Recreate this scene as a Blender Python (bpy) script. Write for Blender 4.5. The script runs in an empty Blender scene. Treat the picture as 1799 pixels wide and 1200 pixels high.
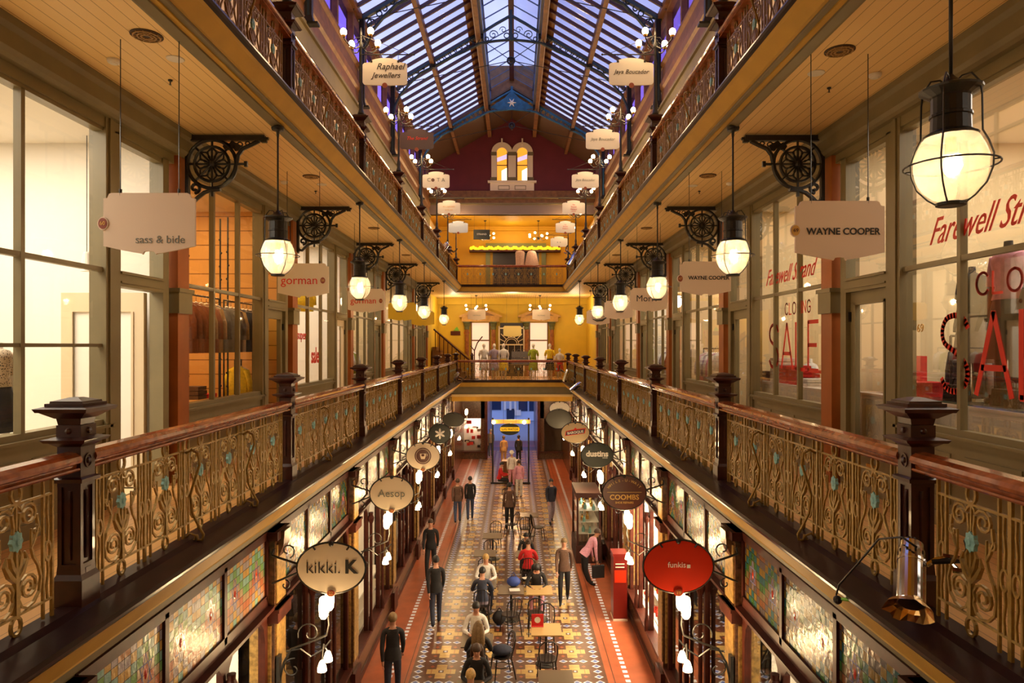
import bpy, math, random
from mathutils import Vector, Matrix
random.seed(7)
PI = math.pi
scn = bpy.context.scene
col = scn.collection
# ---------------------------------------------------------------- camera, world, exposure
cam_d = bpy.data.cameras.new('camera'); cam = bpy.data.objects.new('camera', cam_d); col.objects.link(cam)
cam.location = (0.125, 0.0, 0.0); cam.rotation_euler = (PI/2, 0, 0)
cam_d.sensor_width = 36; cam_d.lens = 24.0; cam_d.shift_x = -0.0025; cam_d.shift_y = 0.0044
cam_d.clip_start = 0.05; cam_d.clip_end = 400
scn.camera = cam
scn.view_settings.view_transform = 'Standard'; scn.view_settings.look = 'None'
scn.view_settings.gamma = 1.0; scn.view_settings.use_curve_mapping = False
scn.view_settings.exposure = 0.22
scn.cycles.max_bounces = 7; scn.cycles.diffuse_bounces = 3; scn.cycles.glossy_bounces = 3
scn.cycles.transmission_bounces = 4; scn.cycles.transparent_max_bounces = 24
scn.cycles.sample_clamp_indirect = 6; scn.cycles.caustics_reflective = False; scn.cycles.caustics_refractive = False

def world():
    w = bpy.data.worlds.new('dusk_sky'); scn.world = w; w.use_nodes = True
    nt = w.node_tree; n = nt.nodes; n.clear()
    out = n.new('ShaderNodeOutputWorld'); bg = n.new('ShaderNodeBackground')
    tc = n.new('ShaderNodeTexCoord'); sep = n.new('ShaderNodeSeparateXYZ')
    nt.links.new(tc.outputs['Generated'], sep.inputs[0])
    r = n.new('ShaderNodeValToRGB'); e = r.color_ramp.elements
    e[0].position = 0.0; e[0].color = (.10, .20, .50, 1)
    e[1].position = 1.0; e[1].color = (.10, .13, .30, 1)
    k = r.color_ramp.elements.new(.30); k.color = (.52, .60, 1.0, 1)
    k = r.color_ramp.elements.new(.48); k.color = (.30, .34, .72, 1)
    nt.links.new(sep.outputs[2], r.inputs[0])
    no = n.new('ShaderNodeTexNoise'); no.inputs['Scale'].default_value = 9; no.inputs['Detail'].default_value = 4
    nt.links.new(tc.outputs['Generated'], no.inputs['Vector'])
    r2 = n.new('ShaderNodeValToRGB'); f = r2.color_ramp.elements
    f[0].position = .35; f[0].color = (.9, .9, .95, 1); f[1].position = .65; f[1].color = (1.4, 1.32, 1.2, 1)
    nt.links.new(no.outputs[0], r2.inputs[0])
    mx = n.new('ShaderNodeMix'); mx.data_type = 'RGBA'; mx.blend_type = 'MULTIPLY'; mx.inputs[0].default_value = 1
    nt.links.new(r.outputs[0], mx.inputs[6]); nt.links.new(r2.outputs[0], mx.inputs[7])
    nt.links.new(mx.outputs[2], bg.inputs[0]); bg.inputs[1].default_value = 1.6
    nt.links.new(bg.outputs[0], out.inputs[0])
world()

# ---------------------------------------------------------------- materials
MATS = {}
def mat(name, c, rough=.5, metal=0., noise=.0, nscale=8., coat=0., bump=0., emit=None, es=0., spec=.5):
    if name in MATS: return MATS[name]
    m = bpy.data.materials.new(name); m.use_nodes = True; MATS[name] = m
    nt = m.node_tree; p = nt.nodes['Principled BSDF']
    p.inputs['Base Color'].default_value = (*c, 1); p.inputs['Roughness'].default_value = rough
    p.inputs['Metallic'].default_value = metal; p.inputs['Coat Weight'].default_value = coat
    p.inputs['Specular IOR Level'].default_value = spec
    if noise or bump:
        tc = nt.nodes.new('ShaderNodeTexCoord'); no = nt.nodes.new('ShaderNodeTexNoise')
        no.inputs['Scale'].default_value = nscale; no.inputs['Detail'].default_value = 5
        nt.links.new(tc.outputs['Object'], no.inputs['Vector'])
        if noise:
            r = nt.nodes.new('ShaderNodeValToRGB'); e = r.color_ramp.elements
            e[0].position = .3; e[0].color = (*[max(0, x*(1-noise)) for x in c], 1)
            e[1].position = .7; e[1].color = (*[min(1, x*(1+noise)) for x in c], 1)
            nt.links.new(no.outputs[0], r.inputs[0]); nt.links.new(r.outputs[0], p.inputs['Base Color'])
        if bump:
            b = nt.nodes.new('ShaderNodeBump'); b.inputs['Strength'].default_value = bump; b.inputs['Distance'].default_value = .01
            nt.links.new(no.outputs[0], b.inputs['Height']); nt.links.new(b.outputs[0], p.inputs['Normal'])
    if emit:
        p.inputs['Emission Color'].default_value = (*emit, 1); p.inputs['Emission Strength'].default_value = es
        m.cycles.emission_sampling = 'NONE'
    return m
def glassy(name, tint, refl=.1, rough=.03):
    m = bpy.data.materials.new(name); m.use_nodes = True; MATS[name] = m
    nt = m.node_tree; n = nt.nodes; n.clear()
    out = n.new('ShaderNodeOutputMaterial'); mx = n.new('ShaderNodeMixShader'); t = n.new('ShaderNodeBsdfTransparent')
    g = n.new('ShaderNodeBsdfGlossy'); g.inputs['Roughness'].default_value = rough; t.inputs[0].default_value = (*tint, 1)
    lw = n.new('ShaderNodeLayerWeight'); lw.inputs[0].default_value = .35
    ma = n.new('ShaderNodeMath'); ma.operation = 'MULTIPLY_ADD'; ma.inputs[1].default_value = .36; ma.inputs[2].default_value = refl
    nt.links.new(lw.outputs['Fresnel'], ma.inputs[0]); nt.links.new(ma.outputs[0], mx.inputs[0])
    nt.links.new(t.outputs[0], mx.inputs[1]); nt.links.new(g.outputs[0], mx.inputs[2]); nt.links.new(mx.outputs[0], out.inputs[0])
    return m
def stripes(name, c, c2, pitch, axis=0, width=.06, rough=.5):
    """boards with dark grooves: lines every pitch along one object axis"""
    m = mat(name, c, rough); nt = m.node_tree; n = nt.nodes; p = n['Principled BSDF']
    tc = n.new('ShaderNodeTexCoord'); s = n.new('ShaderNodeSeparateXYZ'); nt.links.new(tc.outputs['Object'], s.inputs[0])
    a = n.new('ShaderNodeMath'); a.operation = 'DIVIDE'; a.inputs[1].default_value = pitch; nt.links.new(s.outputs[axis], a.inputs[0])
    f = n.new('ShaderNodeMath'); f.operation = 'FRACT'; nt.links.new(a.outputs[0], f.inputs[0])
    l = n.new('ShaderNodeMath'); l.operation = 'LESS_THAN'; l.inputs[1].default_value = width; nt.links.new(f.outputs[0], l.inputs[0])
    mx = n.new('ShaderNodeMix'); mx.data_type = 'RGBA'; mx.inputs[6].default_value = (*c, 1); mx.inputs[7].default_value = (*c2, 1)
    nt.links.new(l.outputs[0], mx.inputs[0]); nt.links.new(mx.outputs[2], p.inputs['Base Color'])
    return m
def leaded(name, pal, cell, rough=.3, dark=1.0):
    """squares of coloured glass in lead lines, in the object's X-Z plane after rotation (uses Y and Z)"""
    m = mat(name, pal[0], rough, spec=.2); nt = m.node_tree; n = nt.nodes; p = n['Principled BSDF']; L = nt.links.new
    def math_(op, a, b=None):
        q = n.new('ShaderNodeMath'); q.operation = op
        L(a, q.inputs[0]) if not isinstance(a, float) else setattr(q.inputs[0], 'default_value', a)
        if b is not None: L(b, q.inputs[1]) if not isinstance(b, (float, int)) else setattr(q.inputs[1], 'default_value', b)
        return q.outputs[0]
    tc = n.new('ShaderNodeTexCoord'); s = n.new('ShaderNodeSeparateXYZ'); L(tc.outputs['Object'], s.inputs[0])
    u = math_('DIVIDE', s.outputs[0], cell); v = math_('DIVIDE', s.outputs[2], cell)
    fu = math_('FLOOR', u); fv = math_('FLOOR', v)
    au = math_('ABSOLUTE', math_('SUBTRACT', math_('FLOORED_MODULO', fu, 7.0), 3.0)); d = math_('ADD', au, fv)
    idx = math_('FRACT', math_('DIVIDE', math_('ADD', d, .25), float(len(pal))))
    r = n.new('ShaderNodeValToRGB'); r.color_ramp.interpolation = 'CONSTANT'; e = r.color_ramp.elements
    for i, c in enumerate(pal):
        if i < 2: k = e[i]; k.position = i/len(pal)
        else: k = e.new(i/len(pal))
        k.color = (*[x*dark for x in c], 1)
    L(idx, r.inputs[0])
    no = n.new('ShaderNodeTexNoise'); no.inputs['Scale'].default_value = 14; L(tc.outputs['Object'], no.inputs['Vector'])
    eu = math_('ABSOLUTE', math_('SUBTRACT', math_('FRACT', u), .5)); ev = math_('ABSOLUTE', math_('SUBTRACT', math_('FRACT', v), .5))
    ln = math_('GREATER_THAN', math_('MAXIMUM', eu, ev), .46)
    mx = n.new('ShaderNodeMix'); mx.data_type = 'RGBA'; mx.inputs[7].default_value = (.02, .015, .01, 1)
    L(ln, mx.inputs[0]); L(r.outputs[0], mx.inputs[6]); L(mx.outputs[2], p.inputs['Base Color'])
    b = n.new('ShaderNodeBump'); b.inputs['Strength'].default_value = .35; b.inputs['Distance'].default_value = .02
    L(no.outputs[0], b.inputs['Height']); L(b.outputs[0], p.inputs['Normal'])
    return m

M_ceil = stripes('cream_boarded_ceiling', (.92, .64, .27), (.45, .26, .09), .13)
M_ceil2 = stripes('cream_boards_along', (.74, .48, .16), (.3, .17, .05), .14, 0)
M_ochre = mat('ochre_paint', (.52, .29, .022), .6, noise=.08, nscale=3)
M_olive = mat('olive_grey_paint', (.19, .15, .07), .6, noise=.1, nscale=3)
M_taupe = mat('taupe_paint', (.225, .18, .088), .42, noise=.08, nscale=3)
M_orange = mat('burnt_orange_paint', (.36, .10, .015), .45, noise=.1, nscale=4)
M_mahog = mat('mahogany', (.045, .009, .005), .33, noise=.35, nscale=10, coat=.15)
M_rail = mat('polished_handrail', (.30, .070, .018), .18, noise=.35, nscale=12, coat=.6)
M_ledge = mat('dark_varnished_ledge', (.024, .008, .007), .28, noise=.4, nscale=4, spec=.2)
M_iron = mat('gilded_bronze_iron', (.30, .175, .032), .42, metal=.3, noise=.25, nscale=30)
M_teal = mat('verdigris_rosette', (.22, .46, .44), .5, noise=.2, nscale=40)
M_black = mat('black_iron', (.012, .011, .010), .38, noise=.3, nscale=30)
M_blue = mat('blue_truss_paint', (.015, .11, .22), .4, noise=.3, nscale=6)
M_dtruss = mat('dark_truss_paint', (.012, .03, .045), .4, noise=.3, nscale=6)
M_yellow = mat('yellow_wall_paint', (.72, .47, .03), .6, noise=.06, nscale=1.5)
M_amber = mat('amber_wall_paint', (.60, .33, .012), .6, noise=.06, nscale=1.5)
M_maroon = mat('maroon_gable_paint', (.135, .012, .020), .6, noise=.12, nscale=1.5)
M_white = mat('white_enamel', (.82, .76, .66), .4)
M_cream = mat('cream_sign_enamel', (.86, .74, .56), .4)
M_creamdoor = mat('cream_door_paint', (.70, .56, .36), .4)
M_red = mat('red_sign_enamel', (.62, .030, .006), .3)
M_brown = mat('brown_sign_enamel', (.09, .018, .008), .3)
M_darkgreen = mat('dark_green_sign', (.012, .018, .012), .35)
M_gold = mat('gold_paint', (.72, .42, .10), .35, metal=.3)
M_redtext = mat('red_lettering', (.75, .03, .01), .5)
M_blktext = mat('black_lettering', (.02, .018, .016), .5)
M_whttext = mat('white_lettering', (.85, .82, .75), .5)
M_greytext = mat('grey_lettering', (.22, .23, .2), .5)
M_wood = mat('brown_timber', (.20, .085, .025), .45, noise=.3, nscale=5)
M_dwood = mat('dark_red_timber', (.060, .012, .006), .45, noise=.35, nscale=6, spec=.25)
M_marble = mat('brown_marble', (.08, .034, .014), .25, noise=.6, nscale=14)
M_goldmarble = mat('veined_gold_marble', (.34, .20, .055), .3, noise=.5, nscale=18)
M_chrome = mat('chrome', (.75, .75, .78), .12, metal=1.)
M_brass = mat('brass', (.70, .42, .12), .25, metal=1.)
M_iwhite = mat('interior_white', (.88, .82, .72), .7)
M_iwarm = stripes('interior_timber', (.66, .34, .09), (.25, .10, .02), .28, 2, .07, .6)
M_iyel = mat('interior_cream', (.80, .64, .38), .7)
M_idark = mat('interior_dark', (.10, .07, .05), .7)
M_deck = stripes('gallery_floorboards', (.72, .38, .12), (.2, .09, .03), .11, 0, .05, .35)
M_terra = mat('terracotta_floor', (.38, .095, .035), .28, noise=.18, nscale=3)
M_tbrown = mat('umber_tile', (.105, .034, .016), .3, noise=.25, nscale=12)
M_tcream = mat('buff_tile', (.58, .38, .12), .3, noise=.1, nscale=12)
M_twhite = mat('white_tile', (.78, .82, .90), .3)
M_tblue = mat('blue_tile', (.09, .15, .48), .3)
M_skin = mat('skin', (.60, .30, .19), .5)
M_bulb = mat('lit_bulb', (1, .9, .7), .5, emit=(1, .72, .38), es=26)
M_globebulb = mat('lit_filament_lamp', (1, .9, .7), .5, emit=(1, .74, .36), es=30)
M_roofglass = glassy('roof_glass', (.86, .86, .93), .04, .1)
M_glass = glassy('shop_glass', (.97, .96, .93), .03, .02)
M_dglass = glassy('dark_shop_glass', (.55, .52, .48), .16, .02)
def globeglass():
    m = bpy.data.materials.new('seeded_globe_glass'); m.use_nodes = True; nt = m.node_tree; n = nt.nodes; n.clear()
    out = n.new('ShaderNodeOutputMaterial'); t = n.new('ShaderNodeBsdfTransparent'); t.inputs[0].default_value = (1, .95, .85, 1)
    tr = n.new('ShaderNodeBsdfTranslucent'); tr.inputs[0].default_value = (.62, .60, .56, 1)
    df = n.new('ShaderNodeBsdfGlossy'); df.inputs['Roughness'].default_value = .15
    a = n.new('ShaderNodeMixShader'); a.inputs[0].default_value = .22; b = n.new('ShaderNodeMixShader'); b.inputs[0].default_value = .08
    nt.links.new(t.outputs[0], a.inputs[1]); nt.links.new(tr.outputs[0], a.inputs[2])
    nt.links.new(a.outputs[0], b.inputs[1]); nt.links.new(df.outputs[0], b.inputs[2]); nt.links.new(b.outputs[0], out.inputs[0])
    return m
M_globe = globeglass()
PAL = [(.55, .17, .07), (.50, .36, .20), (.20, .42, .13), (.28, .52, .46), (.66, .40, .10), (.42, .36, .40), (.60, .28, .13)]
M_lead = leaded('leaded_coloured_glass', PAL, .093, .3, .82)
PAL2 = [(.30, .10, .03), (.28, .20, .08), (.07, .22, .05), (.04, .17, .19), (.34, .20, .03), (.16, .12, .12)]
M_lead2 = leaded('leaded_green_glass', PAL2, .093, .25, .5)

# ---------------------------------------------------------------- mesh builder
class MB:
    def __init__(s): s.V = []; s.F = []; s.I = []; s.S = []; s.m = 0; s.sm = False
    def add(s, vs, fs):
        k = len(s.V); s.V += [tuple(v) for v in vs]
        for f in fs: s.F.append([k+i for i in f]); s.I.append(s.m); s.S.append(s.sm)
        return s
    def box(s, x0, x1, y0, y1, z0, z1):
        if x0 > x1: x0, x1 = x1, x0
        if y0 > y1: y0, y1 = y1, y0
        if z0 > z1: z0, z1 = z1, z0
        return s.add([(x0,y0,z0),(x1,y0,z0),(x1,y1,z0),(x0,y1,z0),(x0,y0,z1),(x1,y0,z1),(x1,y1,z1),(x0,y1,z1)],
              [(0,3,2,1),(4,5,6,7),(0,1,5,4),(1,2,6,5),(2,3,7,6),(3,0,4,7)])
    def cbox(s, c, sx, sy, sz): return s.box(c[0]-sx/2, c[0]+sx/2, c[1]-sy/2, c[1]+sy/2, c[2]-sz/2, c[2]+sz/2)
    def frust(s, cx, cy, z0, z1, w0, w1, d0=None, d1=None):
        d0 = w0 if d0 is None else d0; d1 = w1 if d1 is None else d1
        a, b, c, d = w0/2, w1/2, d0/2, d1/2
        return s.add([(cx-a,cy-c,z0),(cx+a,cy-c,z0),(cx+a,cy+c,z0),(cx-a,cy+c,z0),(cx-b,cy-d,z1),(cx+b,cy-d,z1),(cx+b,cy+d,z1),(cx-b,cy+d,z1)],
              [(0,3,2,1),(4,5,6,7),(0,1,5,4),(1,2,6,5),(2,3,7,6),(3,0,4,7)])
    def prism(s, pts, axis, a, b):
        """polygon in the plane normal to axis, extruded from a to b. axis 0: (y,z); 1: (x,z); 2: (x,y)"""
        def P(p, t): return (t, p[0], p[1]) if axis == 0 else (p[0], t, p[1]) if axis == 1 else (p[0], p[1], t)
        n = len(pts)
        return s.add([P(p, a) for p in pts]+[P(p, b) for p in pts], [tuple(range(n-1, -1, -1)), tuple(range(n, 2*n))]+[(i, (i+1)%n, n+(i+1)%n, n+i) for i in range(n)])
    def tube(s, path, r, n=6, closed=False, flat=None, cap=True):
        P = [Vector(p) for p in path]; N = len(P)
        rs = r if isinstance(r, (list, tuple)) else [r]*N
        ref = None; rings = []
        for i in range(N):
            if closed: t = (P[(i+1)%N]-P[i-1])
            else: t = P[min(i+1, N-1)]-P[max(i-1, 0)]
            if t.length < 1e-9: t = Vector((0, 0, 1))
            t.normalize()
            if ref is None:
                ref = Vector((0, 1, 0)) if abs(t.y) < .9 else Vector((1, 0, 0))
            ref = (ref-t*ref.dot(t))
            if ref.length < 1e-6: ref = t.orthogonal()
            ref.normalize(); b = t.cross(ref)
            fa = flat if flat else (1, 1)
            rings.append([P[i]+(ref*math.cos(2*PI*(j+.5)/n)*fa[0]+b*math.sin(2*PI*(j+.5)/n)*fa[1])*rs[i] for j in range(n)])
        vs = [v for q in rings for v in q]; fs = []
        for i in range(N if closed else N-1):
            a, b2 = i*n, ((i+1)%N)*n
            for j in range(n): fs.append((a+j, a+(j+1)%n, b2+(j+1)%n, b2+j))
        if not closed and cap: fs += [tuple(range(n-1, -1, -1)), tuple((N-1)*n+j for j in range(n))]
        return s.add(vs, fs)
    def lathe(s, prof, c=(0, 0, 0), n=16, sx=1, sy=1):
        vs = []; fs = []
        for r, z in prof:
            for j in range(n): vs.append((c[0]+r*sx*math.cos(2*PI*j/n), c[1]+r*sy*math.sin(2*PI*j/n), c[2]+z))
        for i in range(len(prof)-1):
            for j in range(n): fs.append((i*n+j, i*n+(j+1)%n, (i+1)*n+(j+1)%n, (i+1)*n+j))
        fs += [tuple(range(n-1, -1, -1)), tuple((len(prof)-1)*n+j for j in range(n))]
        return s.add(vs, fs)
    def ball(s, c, r, n=12, m=8, sc=(1, 1, 1)):
        pr = [(max(1e-4, math.sin(PI*i/m)), -math.cos(PI*i/m)) for i in range(m+1)]
        vs = []; fs = []
        for rr, z in pr:
            for j in range(n): vs.append((c[0]+r*sc[0]*rr*math.cos(2*PI*j/n), c[1]+r*sc[1]*rr*math.sin(2*PI*j/n), c[2]+r*sc[2]*z))
        for i in range(m):
            for j in range(n): fs.append((i*n+j, i*n+(j+1)%n, (i+1)*n+(j+1)%n, (i+1)*n+j))
        return s.add(vs, fs)
    def quad(s, *p): return s.add(p, [tuple(range(len(p)))])
    def mesh(s, name, mats):
        me = bpy.data.meshes.new(name); me.from_pydata(s.V, [], s.F)
        for m in (mats if isinstance(mats, (list, tuple)) else [mats]): me.materials.append(m)
        me.polygons.foreach_set('material_index', s.I); me.polygons.foreach_set('use_smooth', s.S); me.update()
        return me
    def build(s, name, mats, parent=None, loc=(0, 0, 0), rz=0):
        o = bpy.data.objects.new(name, s.mesh(name, mats)); col.objects.link(o); o.location = loc; o.rotation_euler = (0, 0, rz)
        if parent: o.parent = parent
        return o
def tag(o, label, cat, group=None):
    o['label'] = label; o['category'] = cat
    if group: o['group'] = group
    return o
def struct(o): o['kind'] = 'structure'; return o
def stuff(o, label, cat): tag(o, label, cat); o['kind'] = 'stuff'; return o
def empty(name, loc=(0, 0, 0), rz=0):
    o = bpy.data.objects.new(name, None); col.objects.link(o); o.location = loc; o.rotation_euler = (0, 0, rz); o.empty_display_size = .1
    return o
def inst(name, me, parent=None, loc=(0, 0, 0), rz=0, sc=None):
    o = bpy.data.objects.new(name, me); col.objects.link(o); o.location = loc; o.rotation_euler = (0, 0, rz)
    if sc: o.scale = sc
    if parent: o.parent = parent
    return o
def copy_tree(o, parent=None):
    c = o.copy(); col.objects.link(c); c.parent = parent
    for ch in list(o.children): copy_tree(ch, c)
    return c
def light(loc, w, c=(1, .66, .33), r=.08, kind='POINT', size=None, rot=None, parent=None, name='lamp_light'):
    d = bpy.data.lights.new(name, kind); d.energy = w; d.color = c
    if kind == 'AREA':
        d.shape = 'RECTANGLE'; d.size, d.size_y = size
    else: d.shadow_soft_size = r
    o = bpy.data.objects.new(name, d); col.objects.link(o); o.location = loc
    if rot: o.rotation_euler = rot
    if parent: o.parent = parent
    return o
def text_mesh(body, size, ext=.002, off=0., shear=0., sx=1., align='CENTER', mats=None):
    cu = bpy.data.curves.new('lettering', 'FONT'); cu.body = body; cu.size = size; cu.extrude = ext; cu.offset = off; cu.shear = shear
    cu.align_x = align; cu.align_y = 'CENTER'; cu.resolution_u = 3
    o = bpy.data.objects.new('lettering_curve', cu)
    me = bpy.data.meshes.new_from_object(o); bpy.data.objects.remove(o); bpy.data.curves.remove(cu)
    if sx != 1:
        for v in me.vertices: v.co.x *= sx
    me.materials.clear(); me.materials.append(mats)
    return me
def lettering(body, size, m, parent=None, loc=(0, 0, 0), rot=(PI/2, 0, 0), name='lettering', **k):
    o = bpy.data.objects.new(name, text_mesh(body, size, mats=m, **k)); col.objects.link(o); o.location = loc; o.rotation_euler = rot
    if parent: o.parent = parent
    return o
ORD = ['nearest', 'second', 'third', 'fourth', 'fifth', 'sixth', 'seventh', 'eighth', 'ninth', 'tenth']
def arc(cx, cz, r, a0, a1, n, y=0.): return [(cx+r*math.cos(math.radians(a0+(a1-a0)*i/n)), y, cz+r*math.sin(math.radians(a0+(a1-a0)*i/n))) for i in range(n+1)]
def spiral(cx, cz, r0, r1, a0, a1, n, y=0.):
    return [(cx+(r0+(r1-r0)*i/n)*math.cos(math.radians(a0+(a1-a0)*i/n)), y, cz+(r0+(r1-r0)*i/n)*math.sin(math.radians(a0+(a1-a0)*i/n))) for i in range(n+1)]
SIDE = {-1: 'left', 1: 'right'}
NW = [4.64+4.3*k for k in range(8)]       # newel posts along the galleries
PY = [8.88, 13.4, 18.1, 22.6, 29.3, 33.8]  # shopfront pillars of the galleries
Y0 = -2.4; YE = 34.74                       # arcade runs from behind the camera to the end gallery
DZ = 4.83                                  # storey height between the two galleries
G = -6.8                                   # ground floor
# ---------------------------------------------------------------- ground floor
def floor():
    b = MB(); b.m = 0; b.box(-8, 8, -2, 49, G-.2, G)
    z = G+.002; z2 = G+.004
    # tiled carpet between the two diamond borders
    b.m = 1; b.quad((-2.02, 1, z), (2.02, 1, z), (2.02, 46, z), (-2.02, 46, z))
    p = .93
    def dia(x, y, w, h, zz, m):
        b.m = m; b.quad((x-w, y, zz), (x, y-h, zz), (x+w, y, zz), (x, y+h, zz))
    ny = int(36/p)
    for j in range(ny):
        yc = 9.6+p*j
        for cx in (-1.41, -.47, .46, 1.39):
            b.m = 2
            b.quad((cx-.30, yc-.1, z2), (cx+.30, yc-.1, z2), (cx+.30, yc+.1, z2), (cx-.30, yc+.1, z2))
            for s in (-1, 1): b.quad((cx-.11, yc+s*.1, z2), (cx+.11, yc+s*.1, z2), (cx+.11, yc+s*.30, z2), (cx-.11, yc+s*.30, z2))
            b.m = 1; b.quad((cx-.055, yc-.055, z2+.002), (cx+.055, yc-.055, z2+.002), (cx+.055, yc+.055, z2+.002), (cx-.055, yc+.055, z2+.002))
            dia(cx, yc, .035, .035, z2+.004, 3)
            b.m = 0
            for s in (-1, 1):   # thin terracotta joints across the buff arms
                b.quad((cx+s*.2-.006, yc-.1, z2+.002), (cx+s*.2+.006, yc-.1, z2+.002), (cx+s*.2+.006, yc+.1, z2+.002), (cx+s*.2-.006, yc+.1, z2+.002))
                b.quad((cx-.11, yc+s*.2-.006, z2+.002), (cx+.11, yc+s*.2-.006, z2+.002), (cx+.11, yc+s*.2+.006, z2+.002), (cx-.11, yc+s*.2+.006, z2+.002))
            for k in (-1, 0, 1):
                dia(cx+k*.215, yc+p/2, .1, .075, z2, 3); dia(cx+k*.215, yc+p/2, .064, .048, z2+.003, 4)
            for sx in (-1, 1):   # small terracotta corner tiles
                for sy in (-1, 1): dia(cx+sx*.2, yc+sy*.22, .05, .05, z2, 0)
        for cx in (-1.88, -.94, 0, .93, 1.86):
            for k in range(4):
                dia(cx, yc-p/2+k*p/4, .1, .088, z2, 3); dia(cx, yc-p/2+k*p/4, .062, .055, z2+.003, 4)
    b.m = 3
    y = 8.
    while y < 46:
        for cx in (-2.44, 2.43): b.quad((cx-.05, y, z), (cx+.05, y, z), (cx+.05, y+.11, z), (cx-.05, y+.11, z))
        y += .2
    b.m = 5
    for cx in (-2.1, 2.16): b.quad((cx-.008, 1, z), (cx+.008, 1, z), (cx+.008, 46, z), (cx-.008, 46, z))
    struct(b.build('floor', [M_terra, M_tbrown, M_tcream, M_twhite, M_tblue, M_mahog]))
floor()

# ---------------------------------------------------------------- galleries
def gallery_side(s, dz, lvl):
    n = SIDE[s]
    b = MB()   # deck slab with boards
    b.box(s*2.86, s*4.4, Y0, 34.5, dz-1.80, dz-1.745)
    struct(b.build('floor_%s_gallery_%s' % (lvl, n), M_deck))
    def P(pts): return [(s*x, z+dz) for x, z in pts]
    b = MB()   # varnished kerb under the railing
    b.prism(P([(2.53, -1.83), (2.52, -1.805), (2.53, -1.775), (2.62, -1.765), (2.72, -1.755), (2.78, -1.735), (2.91, -1.735), (2.91, -1.85), (2.56, -1.86)]), 1, Y0, YE)
    struct(b.build('trim_ledge_%s_%s' % (lvl, n), M_ledge))
    if lvl == 'first':
        b = MB(); b.m = 0
        b.prism(P([(2.57, -1.86), (2.60, -1.90), (2.72, -2.06), (2.75, -2.07), (3.3, -2.07), (3.3, -1.86)]), 1, Y0, YE)
        b.m = 1
        b.prism(P([(2.75, -2.07), (2.77, -2.10), (2.90, -2.18), (2.96, -2.30), (3.07, -2.33), (3.09, -2.41), (3.35, -2.41), (3.35, -2.07)]), 1, Y0, YE)
        b.m = 0
        b.prism(P([(2.73, -2.055), (2.735, -2.085), (2.78, -2.085), (2.78, -2.055)]), 1, Y0, YE)
        struct(b.build('trim_cove_%s_%s' % (lvl, n), [M_ochre, M_olive]))
        b = MB(); b.box(s*3.3, s*4.4, Y0, 34.6, -2.07, -1.81); struct(b.build('ceiling_ground_%s' % n, M_ochre))
    else:
        b = MB(); b.m = 0
        b.prism(P([(2.55, -1.86), (2.58, -1.88), (2.67, -1.995), (2.70, -2.0), (3.1, -2.0), (3.1, -1.86)]), 1, Y0, YE)
        b.m = 1
        b.prism(P([(2.70, -2.0), (2.70, -2.03), (2.76, -2.035), (2.76, -2.0)]), 1, Y0, YE)
        b.m = 0
        b.prism(P([(2.75, -2.0), (2.75, -2.05), (2.81, -2.055), (2.81, -2.0)]), 1, Y0, YE)
        b.m = 1
        b.prism(P([(2.80, -2.0), (2.80, -2.075), (2.88, -2.10), (2.90, -2.10), (2.90, -2.0)]), 1, Y0, YE)
        struct(b.build('trim_fascia_%s_%s' % (lvl, n), [M_ochre, M_olive]))
        b = MB(); b.box(s*2.86, s*4.5, Y0, 34.7, 2.75, 3.02); struct(b.build('ceiling_first_%s' % n, M_ceil))
for s in (-1, 1):
    gallery_side(s, 0, 'first'); gallery_side(s, DZ, 'second')

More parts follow.
